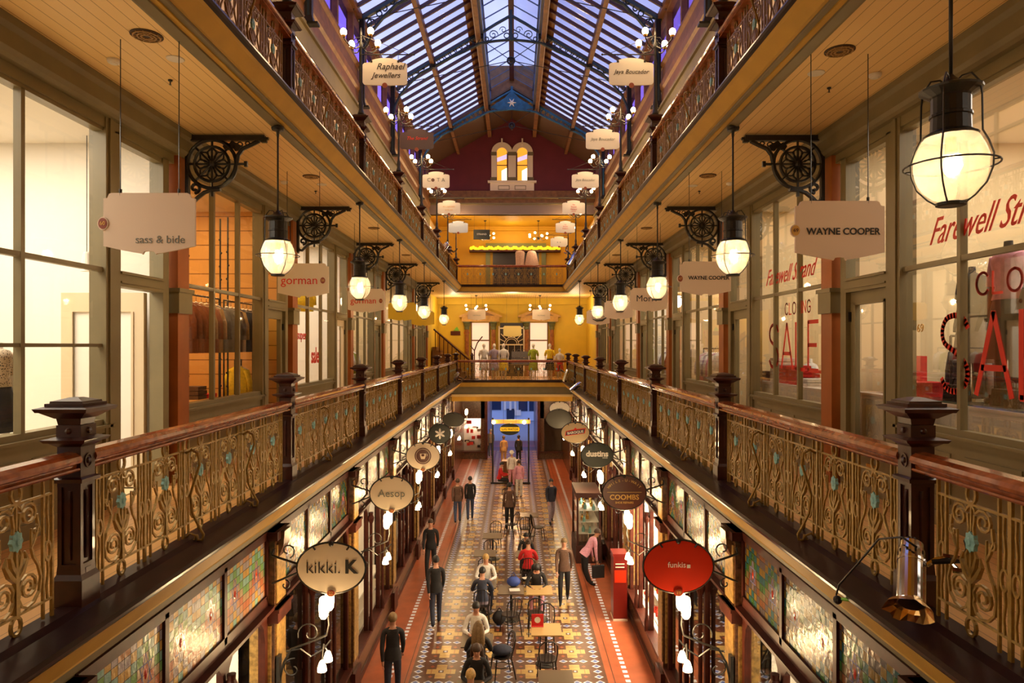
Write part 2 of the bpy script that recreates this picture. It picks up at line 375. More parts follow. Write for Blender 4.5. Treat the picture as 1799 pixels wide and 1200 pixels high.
# -- one railing panel of curled iron, shared by every copy; local X runs along the rail, Z up
def panel_mesh():
    b = MB(); b.sm = False; F = (.55, 1)
    def t(p, r=.0085, closed=False, n=4): b.tube(p, [q*1.2 for q in r] if isinstance(r, list) else r*1.2, n, closed, flat=(1.1, 1))
    for x in (-.235, .235): t([(x, 0, .02), (x, 0, .93)], .009)
    for x in (-.318, .318): t([(x, 0, .0), (x, 0, .95)], .010)
    for z in (.13, .80, .92): t([(-.32, 0, z), (.32, 0, z)], .0085)
    # ring links between the upright pairs
    for x in (-.277, .277):
        for z in (.22, .30, .38): pass
        b.tube([(x+.028*math.cos(a), 0, .44+.06*math.sin(a)) for a in [2*PI*i/10 for i in range(10)]], .011, 4, True)
        t([(x, 0, .13), (x+.008, 0, .22), (x-.006, 0, .31), (x, 0, .385)], .007)
        t([(x, 0, .5), (x-.006, 0, .6), (x+.006, 0, .7), (x, 0, .8)], .007)
    for z in (.068, .86):
        b.tube([(.042*math.cos(a), 0, z+.055*math.sin(a)) for a in [2*PI*i/12 for i in range(12)]], .012, 4, True)
    for s in (-1, 1):
        def m(p): return [(s*x, y, z) for x, y, z in p]
        t(m([(.0, 0, .80), (.03, 0, .775)]+spiral(.105, .715, .075, .02, 150, -420, 16)), .0085)     # upper curls
        t(m([(.03, 0, .60), (.02, 0, .66), (.03, 0, .72), (.03, 0, .74)]), .008)
        t(m([(.178, 0, .70), (.19, 0, .62), (.16, 0, .55), (.13, 0, .50), (.15, 0, .44), (.19, 0, .38), (.215, 0, .30), (.20, 0, .21), (.15, 0, .16), (.09, 0, .145), (.045, 0, .17), (.02, 0, .22)]), .0085)
        t(m([(.0, 0, .17), (.03, 0, .25)]+spiral(.105, .27, .085, .02, 170, -450, 18)), .0085)        # lower curls
        t(m([(.0, 0, .33), (.05, 0, .38), (.09, 0, .45), (.075, 0, .50)]), [.012, .016, .011, .004])   # leaves
        t(m([(.0, 0, .38), (.03, 0, .43), (.045, 0, .49), (.03, 0, .53)]), [.010, .014, .010, .004])
        t(m(spiral(.175, .60, .035, .012, 90, -250, 8)), .007)
        t(m([(.13, 0, .50), (.13, 0, .62)]), .006)
    t([(0, 0, .14), (0, 0, .52)], [.02, .009])
    t([(0, 0, .62), (0, 0, .80)], .007)
    return b.mesh('grille_panel', M_iron)
def rosette_mesh():
    b = MB(); n = 16; vs = []; fs = []
    for y, r in ((.022, .014), (.016, .022), (.012, .040)):
        for j in range(n):
            rr = r*(1.0 if j % 2 or r < .03 else 1.22); vs.append((rr*math.cos(2*PI*j/n), y, .575+1.35*rr*math.sin(2*PI*j/n)))
    for j in range(n):
        rr = .04*(1.0 if j % 2 else 1.22); vs.append((rr*math.cos(2*PI*j/n), -.012, .575+1.35*rr*math.sin(2*PI*j/n)))
    for i in range(3):
        for j in range(n): fs.append((i*n+j, i*n+(j+1)%n, (i+1)*n+(j+1)%n, (i+1)*n+j))
    fs.append(tuple(range(n))); fs.append(tuple(range(3*n, 4*n)))
    b.add(vs, fs); return b.mesh('rosette', M_teal)
PANEL = panel_mesh(); ROS = rosette_mesh()
def stay_mesh():
    b = MB(); b.sm = True
    path = [(0, .02, .78), (0, .07, .81), (0, .13, .78), (0, .145, .68), (0, .10, .54), (0, .06, .40), (0, .08, .24), (0, .14, .12), (0, .18, .05), (0, .17, .0), (0, .13, .0), (0, .12, .05)]
    b.tube(path, .013, 5)
    b.tube([(0, .02, .02), (0, .06, .06), (0, .11, .04), (0, .10, .0), (0, .07, .0)], .011, 5)
    b.sm = False; b.box(-.016, .016, -.012, .012, -.02, .93)
    return b.mesh('stay_scroll', M_iron)
STAY = stay_mesh()
RAILPROF = [(-.085, .985), (-.092, 1.005), (-.085, 1.03), (-.05, 1.05), (0, 1.06), (.05, 1.05), (.085, 1.03), (.092, 1.005), (.085, .985), (.055, .97), (.05, .945), (-.05, .945), (-.055, .97)]
def railing_mesh(L):
    b = MB(); b.sm = False; b.prism(RAILPROF, 0, -L/2, L/2)
    b.prism([(-.072, .93), (-.078, .94), (-.072, .95), (.072, .95), (.078, .94), (.072, .93)], 0, -L/2, L/2)
    return b.mesh('handrail', M_rail)
def shoe_mesh(L):
    b = MB(); b.box(-L/2, L/2, -.03, .03, -.005, .025); return b.mesh('bottom_rail', M_ledge)
def railing(L, n, label, group, loc, rz, out=True):
    r = empty('gallery_railing', loc, rz); tag(r, label, 'railing', group)
    key = round(L, 3)
    if key not in RM: RM[key] = (railing_mesh(L), shoe_mesh(L))
    inst('handrail', RM[key][0], r); inst('bottom_rail', RM[key][1], r)
    pitch = .648; x0 = -pitch*(n-1)/2
    for i in range(n):
        p = inst('grille_panel', PANEL, r, (x0+pitch*i, 0, .02)); inst('rosette', ROS, p)
    if out:
        for x in (-pitch, pitch): inst('stay_scroll', STAY, r, (x, 0, .02))
    return r
RM = {}
for dz, lv in ((0, 'first'), (DZ, 'second')):
    for s in (-1, 1):
        g = '%s-floor %s gallery railings' % (lv, SIDE[s])
        for k in range(-1, 7):
            y0 = NW[k]+.08 if k >= 0 else .35; y1 = NW[k+1]-.08
            L = y1-y0; n = 6
            word = 'beside the camera' if k < 0 else 'just past the %s newel post' % ORD[k]
            railing(L, n, 'gilt scroll railing on the %s-floor %s gallery, %s' % (lv, SIDE[s], word), g,
                    (s*2.853, (y0+y1)/2, dz-1.765), PI/2 if s > 0 else -PI/2)
    g = 'end gallery railings'
    railing(5.5, 8, 'iron railing of turquoise rosettes crossing the far end of the %s floor' % lv, g, (0, NW[7]+.0, dz-1.765), PI, False)

# -- newel posts
def newel():
    r = empty('newel_post')
    b = MB()
    b.frust(0, 0, 0, .20, .20, .20); b.frust(0, 0, .20, .235, .20, .165); b.frust(0, 0, .235, .30, .165, .155)
    b.frust(0, 0, .30, .82, .125, .125)
    for sx in (-1, 1):
        for sy in (-1, 1): b.box(sx*.05, sx*.0775, sy*.05, sy*.0775, .30, .82)
    for a in range(4):
        c, sn = math.cos(a*PI/2), math.sin(a*PI/2)
        b.tube([(c*.062, sn*.062, .33), (c*.068, sn*.068, .42), (c*.064, sn*.064, .6), (c*.068, sn*.068, .74), (c*.062, sn*.062, .79)], .013, 6)
        b.box(c*.066-abs(sn)*.03-abs(c)*.004, c*.066+abs(sn)*.03+abs(c)*.018, sn*.066-abs(c)*.03-abs(sn)*.004, sn*.066+abs(c)*.03+abs(sn)*.018, .235, .27)
    b.frust(0, 0, .82, .85, .157, .157); b.frust(0, 0, .85, .875, .20, .21); b.frust(0, 0, .875, .885, .21, .16)
    b.box(-.0785, .0785, -.0785, .0785, .885, 1.10)
    for a in range(4):
        c, sn = math.cos(a*PI/2), math.sin(a*PI/2)
        ring = [(c*.08+(-sn)*.035*math.cos(t), sn*.08+c*.035*math.cos(t), .99+.045*math.sin(t)) for t in [2*PI*i/12 for i in range(12)]]
        b.tube(ring, .007, 4, True)
        b.ball((c*.079, sn*.079, .99), .022, 8, 6)
    b.build('shaft', M_mahog, r)
    b = MB()
    b.frust(0, 0, 1.09, 1.12, .16, .24); b.frust(0, 0, 1.12, 1.142, .27, .30); b.frust(0, 0, 1.142, 1.155, .30, .19)
    b.box(-.083, .083, -.083, .083, 1.155, 1.235)
    b.frust(0, 0, 1.235, 1.29, .15, .17); b.frust(0, 0, 1.28, 1.325, .18, .31); b.frust(0, 0, 1.325, 1.35, .335, .36); b.frust(0, 0, 1.35, 1.362, .36, .27)
    b.frust(0, 0, 1.362, 1.382, .26, .26); b.frust(0, 0, 1.382, 1.397, .22, .215); b.frust(0, 0, 1.397, 1.418, .20, .06)
    for a in range(4):
        c, sn = math.cos(a*PI/2), math.sin(a*PI/2); b.ball((c*.083, sn*.083, 1.195), .022, 8, 6)
    b.build('cap', M_mahog, r)
    return r
NP = newel(); first = True
for dz, lv in ((0, 'first'), (DZ, 'second')):
    for s in (-1, 1):
        for k in range(8):
            if lv == 'second' and k == 0: continue
            o = NP if first else copy_tree(NP); first = False
            o.location = (s*2.853, NW[k], dz-1.765)
            w = ['nearest the camera', 'second from the camera', 'third from the camera', 'fourth from the camera', 'fifth from the camera', 'sixth from the camera', 'seventh from the camera', 'at the far corner'][k]
            tag(o, 'carved mahogany newel post on the %s-floor %s gallery, %s' % (lv, SIDE[s], w), 'newel post', '%s-floor %s newel posts' % (lv, SIDE[s]))

# ---------------------------------------------------------------- first-floor shopfronts
XW = 4.28   # plane of the shop glass
def bays(s):
    e = [3.55 if s < 0 else 4.35]+PY; e0 = [-.9]+e
    return [(e0[i], e0[i+1]) for i in range(len(e0)-1)]
wn = dn = 0
def shopfront(s, i, a, b_):
    """pillar at a and b_ (Y); window of three lights then a door on its far side"""
    global wn, dn
    n = SIDE[s]; xw = s*XW
    def bx(m, x0, x1, y0, y1, z0, z1): m.box(s*x0, s*x1, y0, y1, z0, z1)
    wa, wb = a+.16, b_-1.62; da, db = b_-1.33, b_-.42
    f = MB()
    # stall riser with panels
    bx(f, XW-.02, XW+.12, wa, wb+.15, -1.76, -.92); bx(f, XW-.05, XW+.16, wa, wb+.15, -.92, -.87); bx(f, XW-.08, XW+.18, wa, wb+.17, -.87, -.84)
    bx(f, XW-.04, XW+.0, wa, wb+.15, -1.76, -1.60)
    L = wb-wa
    for k in range(3):
        u0 = wa+L*k/3+.12; u1 = wa+L*(k+1)/3-.08
        bx(f, XW-.035, XW-.02, u0, u1, -1.5, -1.46); bx(f, XW-.035, XW-.02, u0, u1, -1.06, -1.02)
        bx(f, XW-.035, XW-.02, u0, u0+.04, -1.46, -1.06); bx(f, XW-.035, XW-.02, u1-.04, u1, -1.46, -1.06)
    # frame uprights, head, bars
    bx(f, XW-.05, XW+.10, wa-.02, wa+.06, -.84, 2.45); bx(f, XW-.06, XW+.12, wb, wb+.17, -1.76, 2.45)
    bx(f, XW-.08, XW-.055, wb+.05, wb+.10, -1.76, 2.45)
    bx(f, XW-.05, XW+.12, a, b_, 2.33, 2.45); bx(f, XW-.03, XW+.10, wa, wb, -.84, -.78); bx(f, XW-.03, XW+.08, wa, wb, 2.29, 2.33)
    for k in (1, 2): bx(f, XW-.03, XW+.04, wa+L*k/3-.025, wa+L*k/3+.025, -.78, 2.3)
    bx(f, XW-.025, XW+.035, wa, wb, .79, .84)
    if i == 1 and s < 0 or s < 0 and i == 0: bx(f, XW-.02, XW+.03, wa, wb, -.01, .025)
    # door surround
    bx(f, XW-.05, XW+.12, db, db+.14, -1.76, 2.35); bx(f, XW-.05, XW+.10, wb+.16, da, -1.76, 2.35)
    bx(f, XW-.05, XW+.10, da, db, .66, .80); bx(f, XW-.07, XW+.10, da, db, .80, .83); bx(f, XW-.065, XW+.10, da, db, .70, .72)
    bx(f, XW-.03, XW+.08, da, db, 2.27, 2.33)
    struct(f.build('wall_shopfront_%s_%d' % (n, i+1), M_taupe if not (s < 0 and i == 0) else M_taupe))
    wn += 1
    g = MB(); g.quad((s*(XW+.01), wa, -.8), (s*(XW+.01), wb, -.8), (s*(XW+.01), wb, 2.31), (s*(XW+.01), wa, 2.31))
    g.quad((s*(XW+.01), da, .8), (s*(XW+.01), db, .8), (s*(XW+.01), db, 2.3), (s*(XW+.01), da, 2.3))
    struct(g.build('window_%d' % wn, M_glass))
    # door leaf
    dn += 1
    dm = M_creamdoor if s < 0 and i in (1, 3) else M_taupe
    d = MB(); x0, x1 = XW+.01, XW+.06
    if s < 0 and i == 1: x0, x1, skip = x0, x1, True
    else: skip = False
    bx(d, x0, x1, da, da+.13, -1.74, .66); bx(d, x0, x1, db-.13, db, -1.74, .66); bx(d, x0, x1, da+.13, db-.13, -1.74, -1.25); bx(d, x0, x1, da+.13, db-.13, .50, .66)
    bx(d, x0-.015, x0, da+.11, da+.14, -1.28, .53); bx(d, x0-.015, x0, db-.14, db-.11, -1.28, .53); bx(d, x0-.015, x0, da+.11, db-.11, -1.28, -1.25); bx(d, x0-.015, x0, da+.11, db-.11, .50, .53)
    o = struct(d.build('door_%d' % dn, dm)) if not skip else None
    q = MB(); q.quad((s*(XW+.035), da+.13, -1.25), (s*(XW+.035), db-.13, -1.25), (s*(XW+.035), db-.13, .5), (s*(XW+.035), da+.13, .5)); skip or q.build('pane', M_glass, o)
    h = MB(); h.box(s*(x0-.02), s*x0, da+.3, da+.5, -1.45, -1.38); skip or h.build('letter_plate', M_brass, o)
    h = MB()
    for zz in (.3, -1.2): h.box(s*(x0-.03), s*x0, db-.02, db+.03, zz, zz+.12)
    skip or h.build('hinge', M_black, o)
    # pillar at b_
    p = MB(); p.m = 0; p.box(s*(XW-.10), s*(XW+.2), b_-.15, b_+.15, -1.76, 2.45)
    p.box(s*(XW-.13), s*(XW+.2), b_-.18, b_+.18, -1.76, -1.55)
    p.m = 1; p.box(s*(XW-.13), s*(XW+.2), b_-.18, b_+.18, .42, .72); p.box(s*(XW-.15), s*(XW+.2), b_-.2, b_+.2, .69, .74)
    struct(p.build('pillar', [M_orange, M_taupe]))
for s in (-1, 1):
    for i, (a, b_) in enumerate(bays(s)): shopfront(s, i, a, b_)
    n = SIDE[s]
    # cornice beam under the gallery ceiling
    b = MB(); b.prism([(s*4.05, 2.749), (s*4.05, 2.68), (s*4.09, 2.64), (s*4.09, 2.50), (s*4.12, 2.46), (s*4.16, 2.44), (s*4.45, 2.44), (s*4.45, 2.75)], 1, -.3, 34.0)
    struct(b.build('trim_cornice_%s' % n, M_olive))
    b = MB(); b.box(s*4.45, s*4.5, -.3, 34, 2.4, 3.02); struct(b.build('wall_header_%s' % n, M_olive))

# ---------------------------------------------------------------- shop interiors (first floor)
IM = {(-1, 0): M_iwhite, (-1, 1): M_iwhite, (-1, 2): M_iwarm, (-1, 3): M_iwhite, (-1, 4): M_iyel, (-1, 5): M_iyel, (-1, 6): M_iyel,
      (1, 0): M_iyel, (1, 1): M_iyel, (1, 2): M_iyel, (1, 3): M_iyel, (1, 4): M_iwhite, (1, 5): M_iyel, (1, 6): M_iyel}
IP = {(-1, 0): 170, (-1, 1): 205, (-1, 2): 95, (-1, 3): 130, (-1, 4): 90, (-1, 5): 130, (-1, 6): 70,
      (1, 0): 70, (1, 1): 150, (1, 2): 100, (1, 3): 110, (1, 4): 130, (1, 5): 110, (1, 6): 60}
for s in (-1, 1):
    for i, (a, b_) in enumerate(bays(s)):
        m = IM[(s, i)]; n = SIDE[s]
        b = MB(); X0, X1 = XW+.2, XW+4.2
        b.m = 0; b.box(s*X1, s*(X1+.1), a-(1.5 if i == 0 else 0), b_, -1.76, 3.0)
        if i == 0: b.box(s*X0, s*X1, a-1.6, a-1.5, -1.76, 3.0)
        if not (s < 0 and i == 0 or s > 0 and i == 0): b.box(s*(X0), s*X1, b_-.06, b_+.06, -1.76, 3.0)
        b.m = 1; b.box(s*X0, s*X1, a-(1.5 if i == 0 else 0), b_, 2.62, 2.7)
        struct(b.build('wall_shop_%s_%d' % (n, i+1), [m, M_iwhite if m is not M_iwarm else M_iyel]))
        b = MB(); b.box(s*X0, s*X1, a, b_, -1.86, -1.76); struct(b.build('floor_shop_%s_%d' % (n, i+1), M_deck if m is not M_iwhite else M_iyel))
        light((s*(XW+1.9), (a+b_)/2, 2.6), IP[(s, i)], (1, .90, .76) if m is not M_iwarm else (1, .66, .30), kind='AREA', size=(2.6, 3.0), rot=(0, 0, 0), name='shop_ceiling_light')

# behind the camera: added wall that blocks blue sky light, and the bridge the picture was taken from
b = MB(); b.box(-4.6, 4.6, -2.6, -2.4, G, 9.1); struct(b.build('wall_sky_blocker', M_amber))
b = MB(); b.box(-2.72, 2.72, -2.4, .9, -1.80, -1.745); struct(b.build('floor_bridge', M_deck))
for s in (-1, 1):
    b = MB(); b.box(s*3.06, s*3.3, -2.4, NW[0]-.1, G, -2.41)
    for k in range(4): b.box(s*3.03, s*3.06, -2.2+1.7*k, -.8+1.7*k, G+.9, -3.4)
    struct(b.build('wall_ground_near_%s' % SIDE[s], M_dwood))
# ---------------------------------------------------------------- wheel brackets, pendants, ceiling fittings
def bracket_mesh():
    """cast spandrel in the X-Z plane: top bar at z=0 from x=0 (wall) to x=1.07"""
    b = MB(); b.sm = False
    def t(p, r=.014, closed=False, n=5): b.tube(p, r*1.45, n, closed, flat=(1.5, 1))
    b.box(0, 1.03, -.035, .035, -.07, -.0); b.box(.0, 1.07, -.02, .02, -.055, -.025); b.box(0, .045, -.03, .03, -.80, -.05)
    b.box(.98, 1.05, -.025, .025, -.09, -.05)
    cx, cz = .34, -.37
    for r, w in ((.315, .024), (.225, .020)): b.tube([(cx+r*math.cos(2*PI*i/28), 0, cz+r*math.sin(2*PI*i/28)) for i in range(28)], w, 5, True, flat=(1.5, 1))
    for k in range(4):
        a = k*PI/4; t([(cx-.315*math.cos(a), 0, cz-.315*math.sin(a)), (cx+.315*math.cos(a), 0, cz+.315*math.sin(a))], .010)
    for k in range(8):
        a = k*PI/4; ca, sa = math.cos(a), math.sin(a)
        def R(u, v): return (cx+u*ca-v*sa, 0, cz+u*sa+v*ca)
        t([R(.03, 0), R(.09, .045), R(.16, .055), R(.215, .0)], .008); t([R(.03, 0), R(.09, -.045), R(.16, -.055), R(.215, .0)], .008)
    b.lathe([(.04, -.03), (.045, 0), (.04, .03)], (cx, 0, cz), 10)
    t([(cx+.31, 0, cz), (cx+.42, 0, cz)], .012); b.frust(cx+.44, 0, cz-.035, cz+.035, .04, .04, .04)
    t([(.95, 0, -.07), (.85, 0, -.12), (.74, 0, -.17), (.68, 0, -.25), (.66, 0, -.34), (.64, 0, -.45), (.58, 0, -.56), (.5, 0, -.64)], .018)
    for x, z in ((.66, -.15), (.60, -.12), (.53, -.14)):
        b.prism([(x-.05, z), (x, z+.055), (x+.06, z+.02), (x+.03, z-.045), (x-.02, z-.05)], 1, -.014, .014)
    b.tube([(.70+.035*math.cos(i*PI/5), 0, -.115+.03*math.sin(i*PI/5)) for i in range(10)], .010, 4, True)
    b.tube([(.80+.028*math.cos(i*PI/5), 0, -.10+.022*math.sin(i*PI/5)) for i in range(10)], .010, 4, True)
    t([(cx, 0, cz-.3), (cx, 0, cz-.42)], .014)
    t([(.03, 0, -.84), (.10, 0, -.86), (.16, 0, -.80), (.24, 0, -.74), (.33, 0, -.71), (.45, 0, -.70)], .018)
    t(spiral(.12, -.68, .07, .02, -90, 330, 14), .014)
    b.prism([(.0, -.8), (.05, -.8), (.06, -.86), (.03, -.92), (0, -.88)], 1, -.03, .03)
    return b.mesh('iron_bracket', M_black)
BR = bracket_mesh()
for s in (-1, 1):
    for k, y in enumerate(PY[:5]):
        o = inst('iron_bracket', BR, None, (s*4.14, y-.02, 2.73), 0 if s < 0 else PI)
        tag(o, 'black cast iron wheel bracket under the %s gallery ceiling, %s from the camera' % (SIDE[s], ORD[k]), 'bracket', 'wheel brackets under the %s gallery ceiling' % SIDE[s])

def pendant():
    r = empty('pendant_lantern')      # origin at the globe centre; ceiling 1.63 above
    b = MB(); b.sm = True
    b.lathe([(.012, .55), (.012, 1.62)], n=8); b.lathe([(.075, 1.58), (.07, 1.60), (.02, 1.565), (.015, 1.5)][::-1], n=12); b.lathe([(.075, 1.63), (.08, 1.60), (.02, 1.57)][::-1], n=14)
    b.build('rod', M_black, r)
    b = MB(); b.sm = False
    b.lathe([(.15, .185), (.155, .20), (.115, .225), (.112, .31), (.12, .315), (.12, .33), (.112, .335), (.112, .43), (.118, .44), (.175, .475), (.178, .487), (.10, .505), (.06, .53), (.03, .56), (.014, .58)], n=20)
    b.build('lamp_cap', M_black, r)
    b = MB(); b.sm = True
    b.lathe([(.045, -.222), (.10, -.195), (.155, -.145), (.192, -.08), (.208, 0), (.205, .06), (.185, .12), (.15, .19)], n=28)
    b.build('glass_globe', M_globe, r)
    b = MB(); b.lathe([(.07, -.245), (.085, -.24), (.085, -.222), (.06, -.215)], n=16)
    for k in range(4):
        a = PI/4+k*PI/2; c, sn = math.cos(a), math.sin(a)
        pts = [(.07, -.235), (.13, -.19), (.19, -.12), (.222, -.03), (.225, .05), (.20, .13), (.168, .20), (.165, .42), (.155, .50), (.11, .565), (.06, .56), (.02, .52)]
        b.tube([(c*x, sn*x, z) for x, z in pts], .006, 5)
    b.tube([(.262*math.cos(2*PI*i/28), .262*math.sin(2*PI*i/28), .01) for i in range(28)], .006, 5, True)
    for k in range(4):
        a = PI/4+k*PI/2; b.tube([(.22*math.cos(a), .22*math.sin(a), .01), (.262*math.cos(a), .262*math.sin(a), .01)], .005, 4)
    b.build('wire_cage', M_black, r)
    b = MB(); b.sm = True; b.ball((0, 0, .01), .042, 12, 8, (1, 1, 1.7)); b.build('bulb', M_globebulb, r)
    b = MB(); b.lathe([(.03, .09), (.03, .19)], n=10); b.build('lamp_holder', M_brass, r)
    return r
PD = pendant(); first = True
LY = [4.28, 8.55, 13.07, 17.6, 22.4, 28.7]
for s in (-1, 1):
    for k, y in enumerate(LY):
        if s < 0 and k == 0: continue
        o = PD if first else copy_tree(PD); first = False
        o.location = (s*(2.84 if s < 0 else 2.86), y, 1.12)
        tag(o, 'lit glass globe pendant in a black wire cage, %s along the %s gallery' % (ORD[k], SIDE[s]), 'pendant lamp', 'globe pendants along the %s gallery' % SIDE[s])
        light((s*2.85, y, 1.15), 98 if k else 60, (1, .68, .33), .05, name='pendant_light')
for s in (-1, 1):
    o = copy_tree(PD); o.location = (s*2.85, .0, 1.12); tag(o, 'added globe pendant, unseen behind the camera, lighting the signs from the %s gallery' % SIDE[s], 'pendant lamp', 'globe pendants along the %s gallery' % SIDE[s])
    light((s*2.85, .0, 1.15), 130, (1, .68, .35), .05, name='pendant_light')  # pendants added out of view to warm the sign fronts

def ceiling_bits():
    VT = {-1: ((-3.13, 6.04), (-3.17, 11.06), (-3.15, 15.9), (-3.15, 20.6)), 1: ((3.15, 6.35), (3.24, 11.0), (3.2, 15.9), (3.2, 20.6))}
    SM = {-1: ((-3.72, 6.55), (-3.72, 11.4)), 1: ((3.77, 6.9), (3.75, 11.5))}; SK = {-1: ((-3.12, 6.53), (-3.15, 11.6)), 1: ((3.16, 6.87), (3.18, 11.7))}; SH = {-1: ((-3.43, 7.05), (-3.4, 12.1)), 1: ((3.47, 7.26), (3.4, 12.1))}
    for s in (-1, 1):
        for k, (x, y) in enumerate(VT[s]):
            b = MB(); b.sm = False
            b.lathe([(.125, -.012), (.135, -.006), (.135, 0)], n=24)
            b.m = 1
            for r in (.11, .075, .045): b.tube([(r*math.cos(2*PI*i/20), r*math.sin(2*PI*i/20), -.014) for i in range(20)], .008, 4, True)
            for i in range(12): a = 2*PI*i/12; b.tube([(.03*math.cos(a), .03*math.sin(a), -.014), (.125*math.cos(a+.25), .125*math.sin(a+.25), -.014)], .005, 4)
            o = b.build('ceiling_rose_vent', [mat('rose_shadow', (.06, .03, .01), .7), mat('rose_gilt', (.40, .22, .06), .5)], None, (x, y, 2.749))
            tag(o, 'round pierced gilt vent in the %s gallery ceiling, %s from the camera' % (SIDE[s], ORD[k]), 'ceiling vent', 'pierced vents in the gallery ceilings')
            if k > 1: continue
            w = ['nearer', 'farther'][k]
            b = MB(); b.lathe([(.05, -.035), (.06, -.02), (.06, 0)], n=18); b.lathe([(.03, -.045), (.04, -.035)], n=12)
            o = b.build('smoke_detector', M_white, None, (*SM[s][k], 2.748)); tag(o, 'white smoke detector on the %s gallery ceiling, %s one' % (SIDE[s], w), 'smoke detector')
            b = MB(); b.lathe([(.078, -.008), (.082, -.004), (.082, 0)], n=22)
            o = b.build('ceiling_speaker', M_white, None, (*SK[s][k], 2.748)); tag(o, 'flat white round speaker in the %s gallery ceiling, %s one' % (SIDE[s], w), 'ceiling speaker')
            b = MB(); b.lathe([(.014, -.05), (.006, -.045), (.006, -.02), (.022, -.012), (.022, 0)], n=10)
            o = b.build('sprinkler_head', M_black, None, (*SH[s][k], 2.748)); tag(o, 'small dark sprinkler head on the %s gallery ceiling, %s one' % (SIDE[s], w), 'sprinkler')
ceiling_bits()

# ---------------------------------------------------------------- hanging boards along the galleries
def board_shape(w, h):
    w, h = w/2, h
    pts = [(-w, h-.05), (-w+.035, h-.045), (-w+.05, h-.01), (-w+.07, h), (w-.07, h), (w-.05, h-.01), (w-.035, h-.045), (w, h-.05), (w, .075)]
    for i in range(1, 6): pts.append((w-w*i/6*1.0, .075*(1-i/6)**1.3 if i < 6 else 0))
    pts += [(.06, .0), (.045, .025), (.015, .03), (0, .03), (-.015, .03), (-.045, .025), (-.06, .0)]
    for i in range(5, 0, -1): pts.append((-w+w*i/6, .075*(1-i/6)**1.3))
    pts.append((-w, .075)); return pts
def hang_sign(x, y, zt, w, h, m, label, text, tm, size, tx=0., tz=None, badge=None, off=0., sx=1., group='boards hanging under the gallery ceilings'):
    r = empty('hanging_sign', (x, y, zt-h)); tag(r, label, 'sign', group)
    b = MB(); b.prism(board_shape(w, h), 1, -.012, .012); b.build('sign_board', m, r)
    if text: lettering(text, size, tm, r, (tx, -.014, h*.45 if tz is None else tz), off=off, sx=sx)
    zc = 2.75-(zt-h)
    for i, u in enumerate((-w*.32, w*.32)):
        b = MB(); b.tube([(u, 0, h-.01), (u, 0, zc)], .0045, 5); b.lathe([(.012, h-.03), (.014, h+.035)], (u, 0, 0), 8); b.build('hanger_rod', M_black, r)
    if badge:
        bx, bm, bt = badge
        b = MB(); b.m = 0
        b.prism([(bx+.048*math.cos(2*PI*i/20), h*.5+.06*math.sin(2*PI*i/20)) for i in range(20)], 1, -.020, .0)
        b.m = 1; b.prism([(bx+.038*math.cos(2*PI*i/20), h*.5+.049*math.sin(2*PI*i/20)) for i in range(20)], 1, -.024, -.019)
        p = b.build('number_badge', [m, bm], r)
        lettering(bt, .05, M_gold if bm is not M_gold else M_brown, p, (bx, -.026, h*.5))
    return r
M_badge = mat('red_brown_badge', (.30, .05, .015), .4)
M_pale = mat('pale_pink_board', (.86, .70, .56), .45)
hang_sign(-3.145, 6.12, 1.37, .82, .55, M_pale, 'pale board lettered sass & bide hanging on two thin rods, front left', 'sass & bide', M_greytext, .098, .10, .13, (-.41, M_badge, '60'), sx=1.02)
hang_sign(3.185, 6.43, 1.365, .84, .56, M_pale, 'pale board lettered WAYNE COOPER hanging at front right', 'WAYNE COOPER', M_blktext, .088, .03, .27, (-.42, M_gold, '69'), off=.002, sx=1.0)
hang_sign(-3.2, 10.75, 1.30, .80, .54, M_cream, 'cream board lettered gorman in thin red, nearer of the two left', 'gorman', M_redtext, .19, -.06, .27, (.31, M_badge, '58'))
hang_sign(3.13, 10.75, 1.33, .80, .54, M_pale, 'pale board lettered WAYNE COOPER beside the second right globe lamp', 'WAYNE COOPER', M_blktext, .082, .05, .28, (-.40, M_badge, '67'), off=.002)
hang_sign(-3.2, 15.3, 1.28, .82, .54, M_cream, 'cream board lettered gorman farther along the left gallery', 'gorman', M_redtext, .19, -.06, .27, (.33, M_badge, '56'))
hang_sign(3.13, 15.3, 1.30, .82, .54, M_pale, 'pale board lettered Morri in thin script, third on the right', 'Morri', M_blktext, .20, -.05, .30)
M_yelboard = mat('yellow_board', (.80, .52, .02), .45)
hang_sign(-3.15, 19.9, 1.27, .82, .54, M_yelboard, 'plain yellow board hanging third along the left gallery', '', None, .1)
hang_sign(3.13, 19.7, 1.30, .82, .54, M_pale, 'pale board partly behind a globe lamp, fourth on the right', 'kit', M_blktext, .16)
hang_sign(-3.15, 24.4, 1.25, .82, .54, M_yelboard, 'yellow board hanging farthest along the left gallery', '', None, .1)
swr = hang_sign(3.1, 24.3, 1.28, .82, .54, M_pale, 'pale board with a black swash mark, farthest on the right', '', None, .1)
b = MB(); b.tube([(-.2, 0, .1), (-.05, 0, .04), (.15, 0, .06), (.28, 0, .14), (.2, 0, .2), (-.1, 0, .2), (-.22, 0, .16)], [.01, .03, .035, .02, .012, .02, .01], 6)
b.build('swash_mark', M_blktext, swr, (0, -.03, .12))

